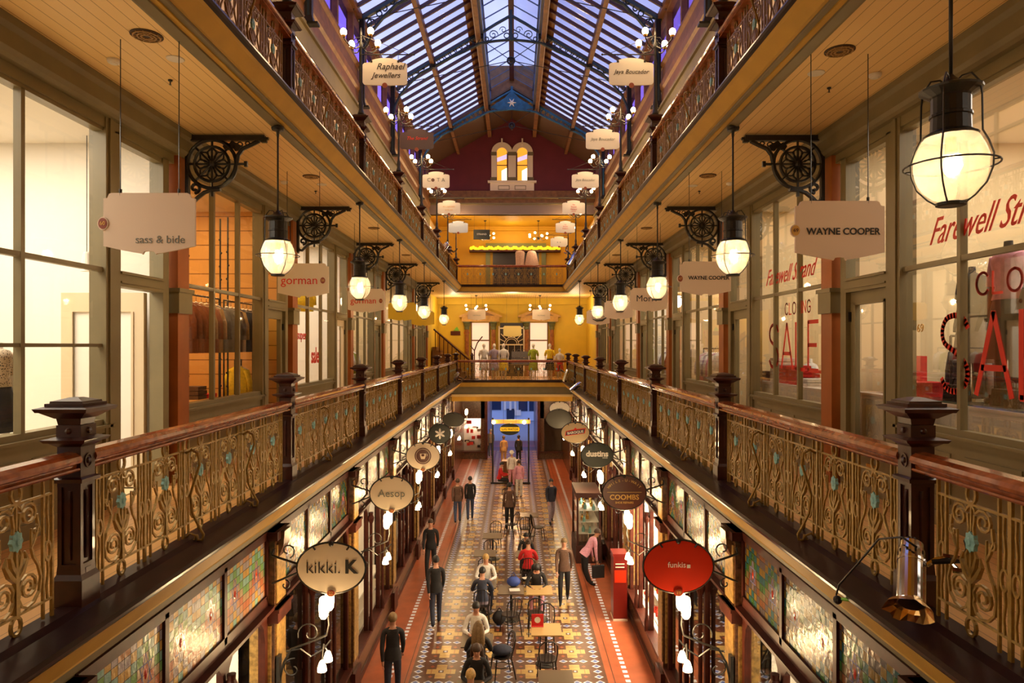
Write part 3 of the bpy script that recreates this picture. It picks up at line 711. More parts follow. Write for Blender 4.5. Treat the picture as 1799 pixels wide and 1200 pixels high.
# ---------------------------------------------------------------- lamp posts on the upper newels
def lamp_post():
    r = empty('lamp_post')          # origin on top of the newel cap; lamps about 2.4 above
    b = MB(); b.sm = True
    b.lathe([(.07, 0), (.06, .05), (.04, .12), (.05, .2), (.03, .3), (.026, .9), (.035, 1.0), (.024, 1.1), (.022, 1.30), (.04, 1.36), (.025, 1.43), (.03, 1.58), (.01, 1.70)], n=12)
    b.build('pole', M_black, r)
    for k in range(4):
        a = PI/4+k*PI/2; c, sn = math.cos(a), math.sin(a)
        b = MB(); b.tube([(c*x, sn*x, z) for x, z in ((.02, 1.33), (.12, 1.26), (.24, 1.28), (.34, 1.36), (.37, 1.42))], .012, 6)
        b.tube([(c*x, sn*x, z) for x, z in ((.03, 1.50), (.1, 1.48), (.16, 1.40), (.12, 1.34), (.08, 1.38))], .008, 5)
        p = b.build('lamp_arm', M_black, r)
        b = MB(); b.lathe([(.035, 1.41), (.045, 1.44), (.03, 1.45)], (c*.37, sn*.37, 0), 10); b.build('lamp_cup', M_brass, p)
        b = MB(); b.sm = True; b.ball((c*.37, sn*.37, 1.505), .062, 12, 8, (1, 1, 1.15)); b.build('lit_bulb', M_bulb, p)
    return r
LP = lamp_post(); first = True
def shield(w, h):
    w /= 2
    pts = [(-w, .06), (-w+.02, .025), (-w+.06, .01), (-.1, 0), (.1, 0), (w-.06, .01), (w-.02, .025), (w, .06), (w, h-.13), (w-.03, h-.10), (w-.09, h-.09)]
    pts += [((w-.14)*math.cos(PI*i/10), h-.085+.085*math.sin(PI*i/10)) for i in range(0, 11)]
    pts += [(-w+.09, h-.09), (-w+.03, h-.10), (-w, h-.13)]
    return pts
M_bright = mat('milky_board', (.86, .82, .72), .4); M_blueboard = mat('pale_blue_board', (.66, .76, .84), .4); M_maroonboard = mat('dark_plum_board', (.07, .035, .04), .4)
UP = {(-1, 2): (M_bright, [('Raphael', .17, .10, .36), ('Jewellers', .15, .02, .19)], 'white board lettered Raphael Jewellers on the left lamp post', M_blktext, .35),
      (1, 2): (M_bright, [('Jaya Boucador', .115, 0, .26)], 'white board with a thin signature, nearest on the right upper gallery', M_blktext, .3),
      (-1, 3): (M_maroonboard, [('The Strand', .12, 0, .28)], 'dark plum board with red script on the second left lamp post', M_redtext, .35),
      (1, 3): (M_bright, [('Jaya Boucador', .105, 0, .26)], 'white board with a thin signature, second on the right upper gallery', M_greytext, .3),
      (-1, 4): (M_bright, [('C    T A', .17, 0, .26)], 'white board lettered with C, a dark emblem, T and A', M_greytext, 0),
      (1, 4): (M_bright, [('Jaya Boucador', .105, 0, .26)], 'white board with a thin signature, third on the right upper gallery', M_greytext, .3),
      (-1, 5): (M_bright, [('W. J. SANDERS', .07, 0, .28), ('JEWELLERS', .06, 0, .16)], 'warm white board with faint orange lines, fourth on the left upper gallery', M_gold, 0),
      (1, 5): (M_bright, [('The', .06, 0, .36), ('Strand', .08, 0, .28), ('Hatters', .08, 0, .19), ('SYDNEY', .05, 0, .11)], 'white board with four orange lines, fourth on the right', M_redtext, 0),
      (-1, 6): (M_blueboard, [('RUFUS', .08, 0, .25)], 'bluish white board, farthest big one on the left upper gallery', M_blueboard, 0),
      (1, 6): (M_bright, [('The', .06, 0, .36), ('Strand', .08, 0, .28), ('Hatters', .08, 0, .19)], 'white board with three orange lines, fifth on the right', M_redtext, 0),
      (1, 7): (M_bright, [('a  x', .14, 0, .24)], 'tilted white board, farthest on the right upper gallery', M_greytext, 0)}
for s in (-1, 1):
    for k in range(1, 8):
        o = LP if first else copy_tree(LP); first = False
        zb = DZ-1.765+1.41; o.location = (s*2.853, NW[k], zb); o.rotation_euler = (0, 0, .06*s)
        tag(o, 'black lamp post with four lit bulbs on the %s upper gallery, %s from the camera' % (SIDE[s], ORD[k-1]), 'lamp post', 'lamp posts on the %s upper gallery' % SIDE[s])
        light((s*2.853-s*.2, NW[k]-.3, 6.2), 75, (1, .64, .30), .25, name='lamp_post_light')
        if (s, k) not in UP: continue
        m, lines, lab, tm, sh = UP[(s, k)]
        r = empty('shop_sign', (s*2.853, NW[k]-.03, 5.57-.53)); tag(r, lab, 'sign', 'boards on the upper lamp posts')
        xs = -s; cx = xs*.47
        b = MB(); b.tube([(0, 0, .60), (xs*1.02, 0, .60)], .013, 6); b.tube([(0, 0, .98), (xs*.45, 0, .80), (xs*.92, 0, .61)], .006, 4); b.ball((xs*1.03, 0, .60), .022, 8, 6)
        b.tube([(0, 0, .3), (xs*.02, 0, .62)], .012, 5)
        for u in (-.26, .26): b.tube([(cx+u, 0, .61), (cx+u, 0, .5)], .006, 4); b.box(cx+u-.02, cx+u+.02, -.018, .018, .44, .48)
        b.build('hanging_arm', M_black, r)
        b = MB(); b.prism([(x+cx, z) for x, z in shield(.86, .53)], 1, -.014, .014); p = b.build('sign_board', m, r)
        for t, sz, tx, tz in lines: lettering(t, sz, tm, p, (cx+tx, -.017, tz), shear=sh)
        b = MB(); b.lathe([(.05, 0), (.05, .02)], n=16); q = b.build('number_badge', M_badge, r, (cx, -.012, -.005)); q.rotation_euler = (PI/2, 0, 0)
        if (s, k) == (-1, 4):
            b = MB(); b.lathe([(.055, 0), (.055, .004)], n=16); q = b.build('emblem', M_brown, p, (cx-.1, -.014, .26)); q.rotation_euler = (PI/2, 0, 0)

# ---------------------------------------------------------------- upper storey walls and roof
EX, EZ, SL = 4.3, 9.12, .585
ZR = EZ+SL*EX
def roof():
    for s in (-1, 1):
        n = SIDE[s]
        b = MB(); b.m = 0   # wall of the upper shops
        b.box(s*4.28, s*4.6, -2.4, 39, 3.0, 6.6); b.m = 1; b.box(s*4.2, s*4.6, 2, 34.9, 6.15, 6.65); b.box(s*4.14, s*4.6, 2, 34.9, 6.58, 6.66)
        b.m = 2; b.prism([(s*4.2, 6.66), (s*4.22, 7.05), (s*4.17, 7.12), (s*4.15, 7.25), (s*4.22, 7.28), (s*4.24, 7.7), (s*4.18, 7.78), (s*4.18, 7.85), (s*4.24, 7.86), (s*4.24, 7.95), (s*4.6, 7.95), (s*4.6, 6.66)], 1, 2, 34.9)
        struct(b.build('wall_upper_%s' % n, [M_iyel, M_olive, M_wood]))
        # framed openings of the upper shops
        b = MB()
        for y in range(4, 34, 2): b.box(s*4.22, s*4.28, y-.05, y+.05, 3.0, 6.2)
        b.box(s*4.2, s*4.28, 2, 34.9, 3.0, 3.9); b.box(s*4.22, s*4.28, 2, 34.9, 5.6, 5.68)
        struct(b.build('trim_upper_frames_%s' % n, M_taupe))
        # clerestory with purple glass
        b = MB(); b.m = 0; b.box(s*4.22, s*4.5, 2, 34.9, 8.98, 9.2)
        for k in range(20): y = 4+1.6*k; b.box(s*4.22, s*4.4, y-.06, y+.06, 7.95, 9.0)
        b.m = 1; b.quad((s*4.36, 2, 7.9), (s*4.36, 34.9, 7.9), (s*4.36, 34.9, 9.0), (s*4.36, 2, 9.0))
        struct(b.build('window_clerestory_%s' % n, [M_wood, glassy('violet_glass_'+n, (.40, .22, .75), .05, .1)]))
        # timber roof members
        b = MB()
        def slope(x, dz=0.): return ZR-SL*x+dz
        b.m = 0
        y = 7.6
        while y < 30.7:
            x0, x1 = 1.1, 4.25
            b.add([(s*x0, y-.034, slope(x0)-.12), (s*x0, y+.034, slope(x0)-.12), (s*x0, y+.034, slope(x0)), (s*x0, y-.034, slope(x0)),
                   (s*x1, y-.034, slope(x1)-.12), (s*x1, y+.034, slope(x1)-.12), (s*x1, y+.034, slope(x1)), (s*x1, y-.034, slope(x1))],
                  [(0,1,2,3),(4,7,6,5),(0,4,5,1),(1,5,6,2),(2,6,7,3),(3,7,4,0)])
            y += .60
        struct(b.build('trim_glazing_bars_%s' % n, mat('plum_glazing_bar', (.055, .012, .014), .4)))
        b = MB()
        for x, w, h in ((2.74, .07, .24), (1.14, .09, .30)):
            b.prism([(s*(x-w), slope(x)-.12-h+.12), (s*(x+w), slope(x)-.12-h+.12), (s*(x+w), slope(x+w)), (s*(x-w), slope(x-w))], 1, 7, 34.9)
        b.prism([(s*1.22, slope(1.22)-.02), (s*1.48, slope(1.48)-.02), (s*1.48, slope(1.48)+.01), (s*1.22, slope(1.22)+.01)], 1, 7, 31)
        b.prism([(s*4.1, slope(4.1)-.16), (s*4.35, slope(4.1)-.16), (s*4.35, slope(4.35)+.02), (s*4.1, slope(4.1))], 1, 7, 34.9)
        struct(b.build('trim_purlins_%s' % n, M_wood))
        b = MB(); b.tube([(s*1.21, 7, slope(1.2)-.28), (s*1.21, 31, slope(1.2)-.28)], .016, 6); struct(b.build('trim_conduit_%s' % n, mat('pale_conduit', (.5, .4, .3), .4)))
        b = MB(); b.quad((s*1.1, 7, slope(1.1)+.02), (s*4.3, 7, slope(4.3)+.02), (s*4.3, 30.8, slope(4.3)+.02), (s*1.1, 30.8, slope(1.1)+.02)); struct(b.build('window_roof_%s' % n, M_roofglass))
        b = MB(); b.prism([(0, slope(0)), (s*4.4, slope(4.4)), (s*4.4, slope(4.4)+.08), (0, slope(0)+.08)], 1, 30.8, 35)
        struct(b.build('ceiling_boarded_%s' % n, stripes('brown_roof_boards', (.10, .05, .02), (.03, .012, .005), .16, 1, .14)))
        # lantern
        b = MB(); zt = slope(1.0)+.0
        b.m = 0; b.box(s*.96, s*1.06, 7, 30.9, zt-.2, zt+.08); b.box(s*.93, s*1.0, 7, 30.9, zt+.50, zt+.60)
        for k in range(13): y = 7.5+1.95*k; b.box(s*.94, s*1.0, y-.03, y+.03, zt, zt+.55)
        for k in range(26):
            y = 7.5+.93*k
            b.add([(s*.0, y-.015, zt+1.08), (0, y+.015, zt+1.08), (0, y+.015, zt+1.12), (0, y-.015, zt+1.12), (s*.95, y-.015, zt+.54), (s*.95, y+.015, zt+.54), (s*.95, y+.015, zt+.58), (s*.95, y-.015, zt+.58)], [(0,1,2,3),(4,7,6,5),(0,4,5,1),(1,5,6,2),(2,6,7,3),(3,7,4,0)])
        struct(b.build('trim_lantern_%s' % n, mat('grey_blue_lantern', (.10, .13, .22), .4)))
        b = MB(); b.quad((0, 7, zt+1.14), (s*.97, 7, zt+.6), (s*.97, 30.9, zt+.6), (0, 30.9, zt+1.14)); b.quad((s*1.0, 7, zt), (s*1.0, 30.9, zt), (s*1.0, 30.9, zt+.55), (s*1.0, 7, zt+.55))
        struct(b.build('window_lantern_%s' % n, glassy('lantern_glass_'+n, (.95, .97, 1), .04, .1)))
    zt = ZR-SL
    b = MB(); b.box(-.10, .10, 7, 30.9, zt+.96, zt+1.16); struct(b.build('trim_ridge', mat('plum_glazing_bar', (1, 1, 1))))
    b = MB(); b.box(-4.6, 4.6, 7.0, 7.08, 9.0, 12.4); struct(b.build('wall_gable_near', M_maroon))
    b = MB(); b.box(-1.15, 1.15, 30.92, 31.0, 11.6-.6, 12.7); struct(b.build('wall_lantern_end', M_wood))
    for s in (-1, 1):
        b = MB(); b.box(s*4.3, s*4.6, -2.4, 7.1, 6.6, 9.1); struct(b.build('wall_near_%s' % SIDE[s], M_amber))
    b = MB(); b.box(-4.6, 4.6, -2.6, 7.1, 8.95, 9.1); struct(b.build('ceiling_sky_blocker', M_amber))  # unseen ceiling, with the side walls above, added to shut out blue sky
roof()
def truss(y, m, lab):
    r = empty('roof_truss', (0, y, 0)); tag(r, lab, 'roof truss', 'arched iron roof trusses')
    def sl(x): return ZR-SL*x-.12
    top = [(4.2, sl(4.2)), (2.74, sl(2.74)), (1.05, sl(1.05))]
    low = [(4.12, 6.75), (4.12, 8.0), (4.05, 8.35), (3.88, 8.72), (3.55, 9.12), (3.15, 9.52), (2.74, sl(2.74)-.20), (2.2, sl(2.2)-.22), (1.6, sl(1.6)-.30), (1.05, sl(1.05)-.34), (.55, sl(1.05)-.27), (0, sl(1.05)-.22)]
    for s in (-1, 1):
        b = MB()
        def sm(p): return [(s*x, 0, z) for x, z in p]
        b.tube(sm(top), .06, 4, flat=(1.6, 1)); b.tube(sm(low), .045, 6, flat=(1.6, 1))
        b.tube(sm([(1.05, sl(1.05)), (.5, sl(1.05)+.34), (0, sl(1.05)+.62)]), .05, 4, flat=(1.4, 1))
        b.build('chord', m, r)
        b = MB(); b.box(s*4.12-.07, s*4.12+.07, -.06, .06, 6.8, 9.1); b.frust(s*4.12, 0, 6.66, 6.8, .24, .16); b.box(s*3.92, s*4.24, -.09, .09, 6.62, 6.67); b.build('leg', M_black, r)
        b = MB()
        def ring(x, z, rr, w=.022): b.tube([(s*x+rr*math.cos(2*PI*i/14), 0, z+rr*math.sin(2*PI*i/14)) for i in range(14)], w, 4, True)
        ring(3.86, 8.98, .12); ring(3.64, 9.25, .075)
        b.tube([(s*x, 0, z) for x, _, z in spiral(3.95, 8.98, .2, .05, -60, 280, 12)], .024, 4)
        b.tube([(s*x, 0, z) for x, _, z in spiral(3.5, 9.38, .13, .04, -30, 330, 12)], .022, 4)
        ring(3.28, 9.58, .07); ring(3.06, 9.70, .05)
        for i in range(8):
            x = 2.62-i*.2; z0, z1 = sl(x), sl(x)-.20-.12*i/8; ring(x, (z0+z1)/2, (z0-z1)*.34, .018)
            b.tube([(s*(x+.1), 0, sl(x+.1)), (s*(x+.1), 0, sl(x+.1)-.22-.11*i/8)], .009, 4)
        zc = sl(1.05)-.2
        b.tube([(s*x, 0, z) for x, _, z in spiral(.62, zc+.15, .17, .03, 180, -330, 16)], .018, 4)
        b.tube([(s*x, 0, z) for x, _, z in spiral(.27, zc+.32, .13, .03, 0, 420, 14)], .015, 4)
        ring(.85, zc+.0, .07); ring(.15, zc+.12, .09)
        b.build('scrollwork', m, r)
        b = MB()
        for x in (1.05, 2.74): b.cbox((s*x, 0, sl(x)-.12), .20, .16, .22); b.ball((s*x, -.09, sl(x)-.12), .05, 8, 6)
        b.build('boss', M_black, r)
    b = MB(); zc = sl(1.05)-.2; b.box(-.05, .05, -.05, .05, zc, zc+1.0); b.build('king_post', m, r)
    if y > 30:
        b = MB()
        b.prism([(-1.0, zc+.05), (-.6, zc+.30), (-.3, zc+.5), (0, zc+.85), (.3, zc+.5), (.6, zc+.30), (1.0, zc+.05), (.5, zc-.08), (0, zc-.05), (-.5, zc-.08)], 1, -.03, .03)
        b.build('spandrel_plate', m, r)
        b = MB()
        for k in range(6): a = k*PI/3; b.tube([(0, -.05, zc+.26), (.2*math.cos(a), -.05, zc+.26+.2*math.sin(a))], [.05, .01], 5)
        b.build('star', M_cream, r)
    # tie rods to a central boss
    zb = 9.95; b = MB()
    for s in (-1, 1):
        b.tube([(0, 0, zb), (s*1.05, 0, sl(1.05)-.2)], .014, 5); b.tube([(0, 0, zb), (s*4.05, 0, 9.1)], .014, 5)
    b.tube([(0, 0, zb), (0, 0, sl(1.05)-.1)], .008, 5)
    b.build('tie_rod', M_black, r)
    b = MB(); b.tube([(.12*math.cos(2*PI*i/16), 0, zb+.12*math.sin(2*PI*i/16)) for i in range(16)], .035, 6, True); b.ball((0, 0, zb), .07, 10, 6); b.ball((0, 0, zb-.17), .04, 8, 6); b.build('tie_boss', M_black, r)
for y, m, l in ((14.1, M_dtruss, 'blackish arched roof truss nearest the camera, its legs just in view'), (19.0, M_dtruss, 'dark scrolled arched roof truss crossing at the top of the picture'),
                (23.8, M_dtruss, 'dark arched roof truss in the middle of the glazed roof'), (30.8, M_blue, 'bright blue arched roof truss with a star before the gable')):
    truss(y, m, l)
# ---------------------------------------------------------------- far end: gable, end galleries, back walls
def far_end():
    # gable wall with the opening of the upper end gallery beneath it
    b = MB(); b.m = 0; b.prism([(-4.5, 7.9), (4.5, 7.9), (4.5, 9.1), (0, ZR), (-4.5, 9.1)], 1, 34.95, 35.2)
    struct(b.build('wall_gable', M_maroon))
    b = MB(); m = 0
    for z0, z1, y, mi in ((7.55, 7.9, 34.72, 1), (7.50, 7.55, 34.62, 0), (7.28, 7.50, 34.78, 1), (7.2, 7.28, 34.70, 0), (6.72, 7.2, 34.82, 2)):
        b.m = mi; b.box(-4.5, 4.5, y, 35.2, z0, z1)
    struct(b.build('trim_gable_beam', [M_olive, M_wood, mat('mauve_grey_paint', (.23, .17, .15), .5)]))
    # arched windows in a cream surround
    r = empty('arched_window_pair', (.0, 34.95, 7.86)); tag(r, 'pair of arched stained windows in a cream surround on the maroon gable', 'window')
    b = MB(); b.box(-1.12, 1.12, -.16, 0, 0, .5); b.box(-1.24, 1.24, -.24, 0, .46, .56); b.m = 1
    for x in (-.42, .42): b.box(x-.29, x+.29, -.17, -.15, .1, .32)
    b.m = 0
    for x in (-.42, .42): b.box(x-.26, x+.26, -.175, -.15, .13, .29)
    b.build('sill_panel', [M_cream, M_olive], r)
    b = MB(); b.m = 0
    for x0, x1 in ((-1.06, -.78), (-.2, .2), (.78, 1.06)): b.box(x0, x1, -.12, 0, .56, 2.0); b.m = 0
    for cx in (-.52, .52):
        n = 12
        for i in range(n):
            a0, a1 = PI*i/n, PI*(i+1)/n
            b.prism([(cx+.27*math.cos(a0), 2.0+.27*math.sin(a0)), (cx+.54*math.cos(a0), 2.0+.54*math.sin(a0)), (cx+.54*math.cos(a1), 2.0+.54*math.sin(a1)), (cx+.27*math.cos(a1), 2.0+.27*math.sin(a1))], 1, -.14, 0)
        b.box(cx-.04, cx+.04, -.18, -.1, 2.4, 2.72)
    b.m = 1; b.box(-1.08, -.26, -.13, -.02, 1.9, 2.02) if False else None
    for x0, x1 in ((-1.08, -.8), (-.22, .22), (.8, 1.08)): b.box(x0, x1, -.15, -.02, 1.86, 2.04); b.box(x0-.02, x1+.02, -.17, -.02, .56, .74)
    b.build('surround', [M_cream, M_olive], r)
    for cx in (-.52, .52):
        b = MB(); b.m = 0; pts = [(cx+.27*math.cos(PI*i/12), 2.0+.27*math.sin(PI*i/12)) for i in range(13)]+[(cx-.27, .56), (cx+.27, .56)]
        b.add([(x, -.03, z) for x, z in pts], [tuple(range(len(pts)))])
        b.m = 1; b.quad((cx-.26, -.034, 1.55), (cx+.26, -.034, 1.72), (cx+.26, -.034, 1.95), (cx-.26, -.034, 1.76))
        b.m = 2; b.quad((cx-.02, -.036, .6), (cx+.25, -.036, .6), (cx+.25, -.036, 1.25), (cx-.02, -.036, 1.1))
        p = b.build('stained_pane', [mat('amber_lit_glass', (.8, .35, .03), .3, emit=(.85, .36, .03), es=.9), mat('mauve_lit_glass', (.6, .5, .7), .3, emit=(.62, .5, .75), es=.9), mat('white_lit_glass', (1, .9, .7), .3, emit=(1, .82, .5), es=1.9)], r)
        b = MB(); b.box(cx-.27, cx+.27, -.05, -.03, 1.36, 1.40); b.box(cx-.28, cx-.25, -.05, -.03, .56, 2.05); b.box(cx+.25, cx+.28, -.05, -.03, .56, 2.05); b.build('glazing_bar', M_black, r)
    # end gallery decks with fascia
    for dz, lv in ((0, 'first'), (DZ, 'second')):
        b = MB(); b.box(-4.3, 4.3, 34.5, 40, dz-1.80, dz-1.745); struct(b.build('floor_%s_end' % lv, M_deck))
        b = MB(); b.box(-2.75, 2.75, 34.45, 34.95, dz-1.84, dz-1.72); struct(b.build('trim_ledge_%s_end' % lv, M_ledge))
        b = MB(); b.m = 0; b.box(-2.9, 2.9, 34.5, 35.2, dz-2.06, dz-1.84)
        b.m = 1
        if dz == 0:
            b.box(-3.3, 3.3, 34.62, 35.2, -2.44, -2.06); b.m = 2; b.box(-3.3, 3.3, 34.45, 35.2, -2.56, -2.44); b.m = 0; b.box(-3.3, 3.3, 34.6, 35.2, -2.8, -2.56)
        else: b.box(-2.9, 2.9, 34.55, 35.2, dz-2.09, dz-2.06)
        struct(b.build('trim_fascia_%s_end' % lv, [M_ochre, M_olive, M_goldcream]))
    b = MB(); b.box(-4.5, 4.5, 34.7, 40, 2.75, 3.02); struct(b.build('ceiling_first_end', M_ceil))
    b = MB(); b.box(-4.5, 4.5, 34.9, 40, 6.72, 6.95); struct(b.build('ceiling_second_end', M_amber))
    b = MB(); b.m = 0; b.box(-4.5, 4.5, 39.6, 39.8, -1.8, 2.8); b.box(-4.5, 4.5, 39.3, 39.6, 2.4, 2.8)
    b.m = 1; b.box(-4.5, 4.5, 39.55, 39.62, -1.8, -.8)
    struct(b.build('wall_back_first', [M_yellow, M_ochre]))
    b = MB(); b.box(-4.5, 4.5, 38.6, 38.8, 3.0, 6.8); b.box(-4.5, 4.5, 38.4, 38.6, 6.5, 6.75); struct(b.build('wall_back_second', M_amber))
    for s in (-1, 1):
        b = MB(); b.m = 0; b.box(s*4.3, s*4.5, 33.8, 39.8, -1.8, 2.8); b.m = 1; b.box(s*4.3, s*4.5, 34.9, 39.8, 3.0, 6.8); struct(b.build('wall_end_%s' % SIDE[s], [M_yellow, M_amber]))
M_goldcream = mat('gilt_cream_band', (.72, .52, .22), .35)
far_end()

def first_floor_end():
    # two pedimented doorcases and a fanlight doorway on the yellow wall
    n = 0
    for cx in (-1.75, 1.62):
        r = empty('doorcase', (cx, 39.55, -1.76)); tag(r, 'pedimented timber doorcase with two columns, %s one on the yellow end wall' % ('left' if cx < 0 else 'right'), 'doorcase', 'doorcases on the end wall')
        for x in (-.88 if cx < 0 else -.80, .66):
            b = MB(); b.m = 0; b.lathe([(.17, 0), (.17, .3), (.13, .34), (.12, 2.7), (.10, 2.72)], (x, -.18, 0), 14); b.m = 1
            b.lathe([(.13, 2.70), (.15, 2.75), (.14, 2.85), (.2, 3.05), (.17, 3.1)], (x, -.18, 0), 14); b.box(x-.2, x+.2, -.38, 0, 3.1, 3.16); b.build('column', [M_orange2, mat('bronze_green', (.13, .13, .05), .4, metal=.3)], r)
        b = MB(); b.box(-1.15, 1.0, -.42, 0, 3.16, 3.42); b.prism([(-1.3, 3.42), (1.15, 3.42), (1.15, 3.5), (-.08, 3.98), (-1.3, 3.5)], 1, -.46, 0); b.m = 1; b.prism([(-.9, 3.5), (.75, 3.5), (-.08, 3.84)], 1, -.48, -.44)
        b.build('pediment', [M_ochre2, M_wood], r)
        b = MB(); b.quad((-.60, -.01, 0), (.42, -.01, 0), (.42, -.01, 3.1), (-.60, -.01, 3.1)); b.build('lit_opening', mat('lit_shop_interior', (.8, .65, .5), .8, emit=(1, .72, .52), es=.55), r)
        b = MB()
        for x in (-.62, .42): b.box(x-.03, x+.03, -.06, 0, 0, 3.15)
        b.box(-.6, .42, -.05, 0, 2.05, 2.12); b.build('door_frame', M_wood, r)
    r = empty('fanlight_doorway', (-.05, 39.40, -1.76)); tag(r, 'dark central doorway under a pale sunburst fanlight on the end wall', 'doorway')
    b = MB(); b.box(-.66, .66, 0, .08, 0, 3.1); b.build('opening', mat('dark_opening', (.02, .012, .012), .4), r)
    b = MB(); cx = 0
    for rr in (.32, .42): b.tube([(rr*math.cos(PI*i/16), -.03, 1.85+rr*math.sin(PI*i/16)) for i in range(17)], .025, 4)
    for i in range(1, 8): a = PI*i/8; b.tube([(.42*math.cos(a), -.03, 1.85+.42*math.sin(a)), (.86*math.cos(a) if abs(math.cos(a)) < .8 else .7*math.copysign(1, math.cos(a)), -.03, 1.85+.86*math.sin(a))], .028, 4)
    b.box(-.72, .72, -.06, 0, 1.80, 1.87); b.box(-.75, -.68, -.06, 0, 0, 2.9); b.box(.68, .75, -.06, 0, 0, 2.9); b.box(-.75, .75, -.06, 0, 2.75, 2.82)
    b.build('fanlight', M_cream, r)
    b = MB()
    for k in range(4): b.tube([(-.55+.36*k, -.03, .5), (-.55+.36*k, -.03, 1.8)], .015, 4)
    b.build('door_bars', M_cream, r)
    # notice signs, hanging boards, chandeliers
    o = MB(); o.m = 0; o.box(-.28, .28, -.02, 0, 0, .24); o.m = 1; o.prism([(-.12, .26), (.22, .26), (.1, .5), (.0, .42)], 1, -.02, 0)
    q = o.build('notice', [M_brown, mat('bright_green_sign', (.18, .5, .04), .4)], None, (-3.3, 39.58, .62)); tag(q, 'dark and green notice on the yellow wall above the stairs', 'notice')
    o = MB(); o.m = 0; o.box(-.1, .1, -.02, 0, 0, .1); o.box(-.1, .1, -.02, 0, .16, .26); o.prism([(-.16, .32), (.16, .32), (.12, .5), (0, .42), (-.12, .5)], 1, -.02, 0)
    q = o.build('wall_arrow', M_redtext, None, (-2.65, 39.58, .4)); tag(q, 'small red arrow sign on the yellow wall left of the doorcase', 'sign')
    r = hang_sign(.0, 38.0, 1.12, 1.0, .62, mat('buff_board', (.72, .56, .2), .45), 'buff board hanging before the sunburst fanlight', '', None, .1)
    for x, lab in ((-1.9, 'pale board hanging before the left doorcase'), (1.55, 'pale board hanging before the right doorcase')):
        hang_sign(x, 36.5, 1.95, .95, .58, M_pale, lab, 'THE STRAND', M_greytext, .07)
    for x, lab in ((-1.95, 'left'), (1.5, 'right')):
        chandelier((x, 37.0, 2.75), lab+' chandelier of frosted globes below the first-floor end ceiling', .62, 6)
    # stairs on the left
    r = empty('staircase', (-2.80, 36.6, -1.76)); tag(r, 'timber stair with turned balusters rising left at the gallery end', 'staircase')
    b = MB()
    for k in range(9): b.box(.55-.22*(k+1), .55-.22*k, -.5, .7, 0, .19*(k+1))
    b.build('steps', M_wood, r)
    b = MB(); b.tube([(.6, -.52, .95), (-1.35, -.52, 2.65)], .045, 6)
    for k in range(9): b.tube([(.5-.22*k, -.52, .19*k+.1), (.5-.22*k, -.52, .19*k+1.0)], .022, 6)
    b.build('balustrade', M_dwood, r)
    b = MB(); b.frust(.68, -.52, 0, 1.25, .14, .14); b.frust(.68, -.52, 1.25, 1.4, .2, .05); b.build('stair_newel', M_mahog, r)
    b = MB(); b.prism([(.7, .0), (.7, .95), (-1.3, 2.6), (-1.3, 0)], 1, .7, .74); b.build('stair_wall', M_ochre, r)
M_orange2 = mat('orange_marble_column', (.30, .10, .03), .3, noise=.4, nscale=8)
M_ochre2 = mat('gilt_ochre_stone', (.50, .26, .05), .5, noise=.2, nscale=6)
def chandelier(loc, label, R, n, drop=.75):
    r = empty('chandelier', loc); tag(r, label, 'chandelier', 'end gallery chandeliers')
    b = MB(); b.lathe([(.012, -drop-.1), (.012, -.01)], n=6); b.lathe([(.02, -.06), (.08, -.02), (.08, 0)], n=12); b.ball((0, 0, -drop-.08), .06, 10, 6); b.build('stem', M_black, r)
    for k in range(n):
        a = 2*PI*(k+.5)/n; c, s = math.cos(a), math.sin(a)
        z = -drop+(.12 if k % 2 else -.05)
        b = MB(); b.tube([(0, 0, -drop), (c*R*.5, s*R*.5, z-.12), (c*R, s*R, z)], .010, 5); p = b.build('arm', M_black, r)
        b = MB(); b.sm = True; b.ball((c*R, s*R, z+.06), .065, 10, 8); b.build('frosted_globe', M_chandbulb, p)
    light((loc[0], loc[1], loc[2]-drop-.45), 26, (1, .76, .45), .2, name='chandelier_light')
M_chandbulb = mat('warm_frosted_globe', (1, .9, .7), .5, emit=(1, .66, .34), es=7)
first_floor_end()
for x, l in ((-1.45, 'left'), (1.4, 'right')): chandelier((x, 36.6, 6.72), l+' small chandelier before the amber wall of the second-floor end', .5, 8, .9)
light((0, 37.2, 5.9), 40, (1, .74, .42), .3, name='end_gallery_fill'); light((0, 35.3, 2.3), 80, (1, .84, .55), .3, name='end_gallery_fill')  # added fill lamps without fittings, one placed to brighten the mannequins
light((-3.2, 37.5, 2.1), 45, (1, .86, .55), .2, name='end_gallery_fill'); light((3.4, 37.0, 2.0), 45, (1, .86, .55), .2, name='end_gallery_fill')

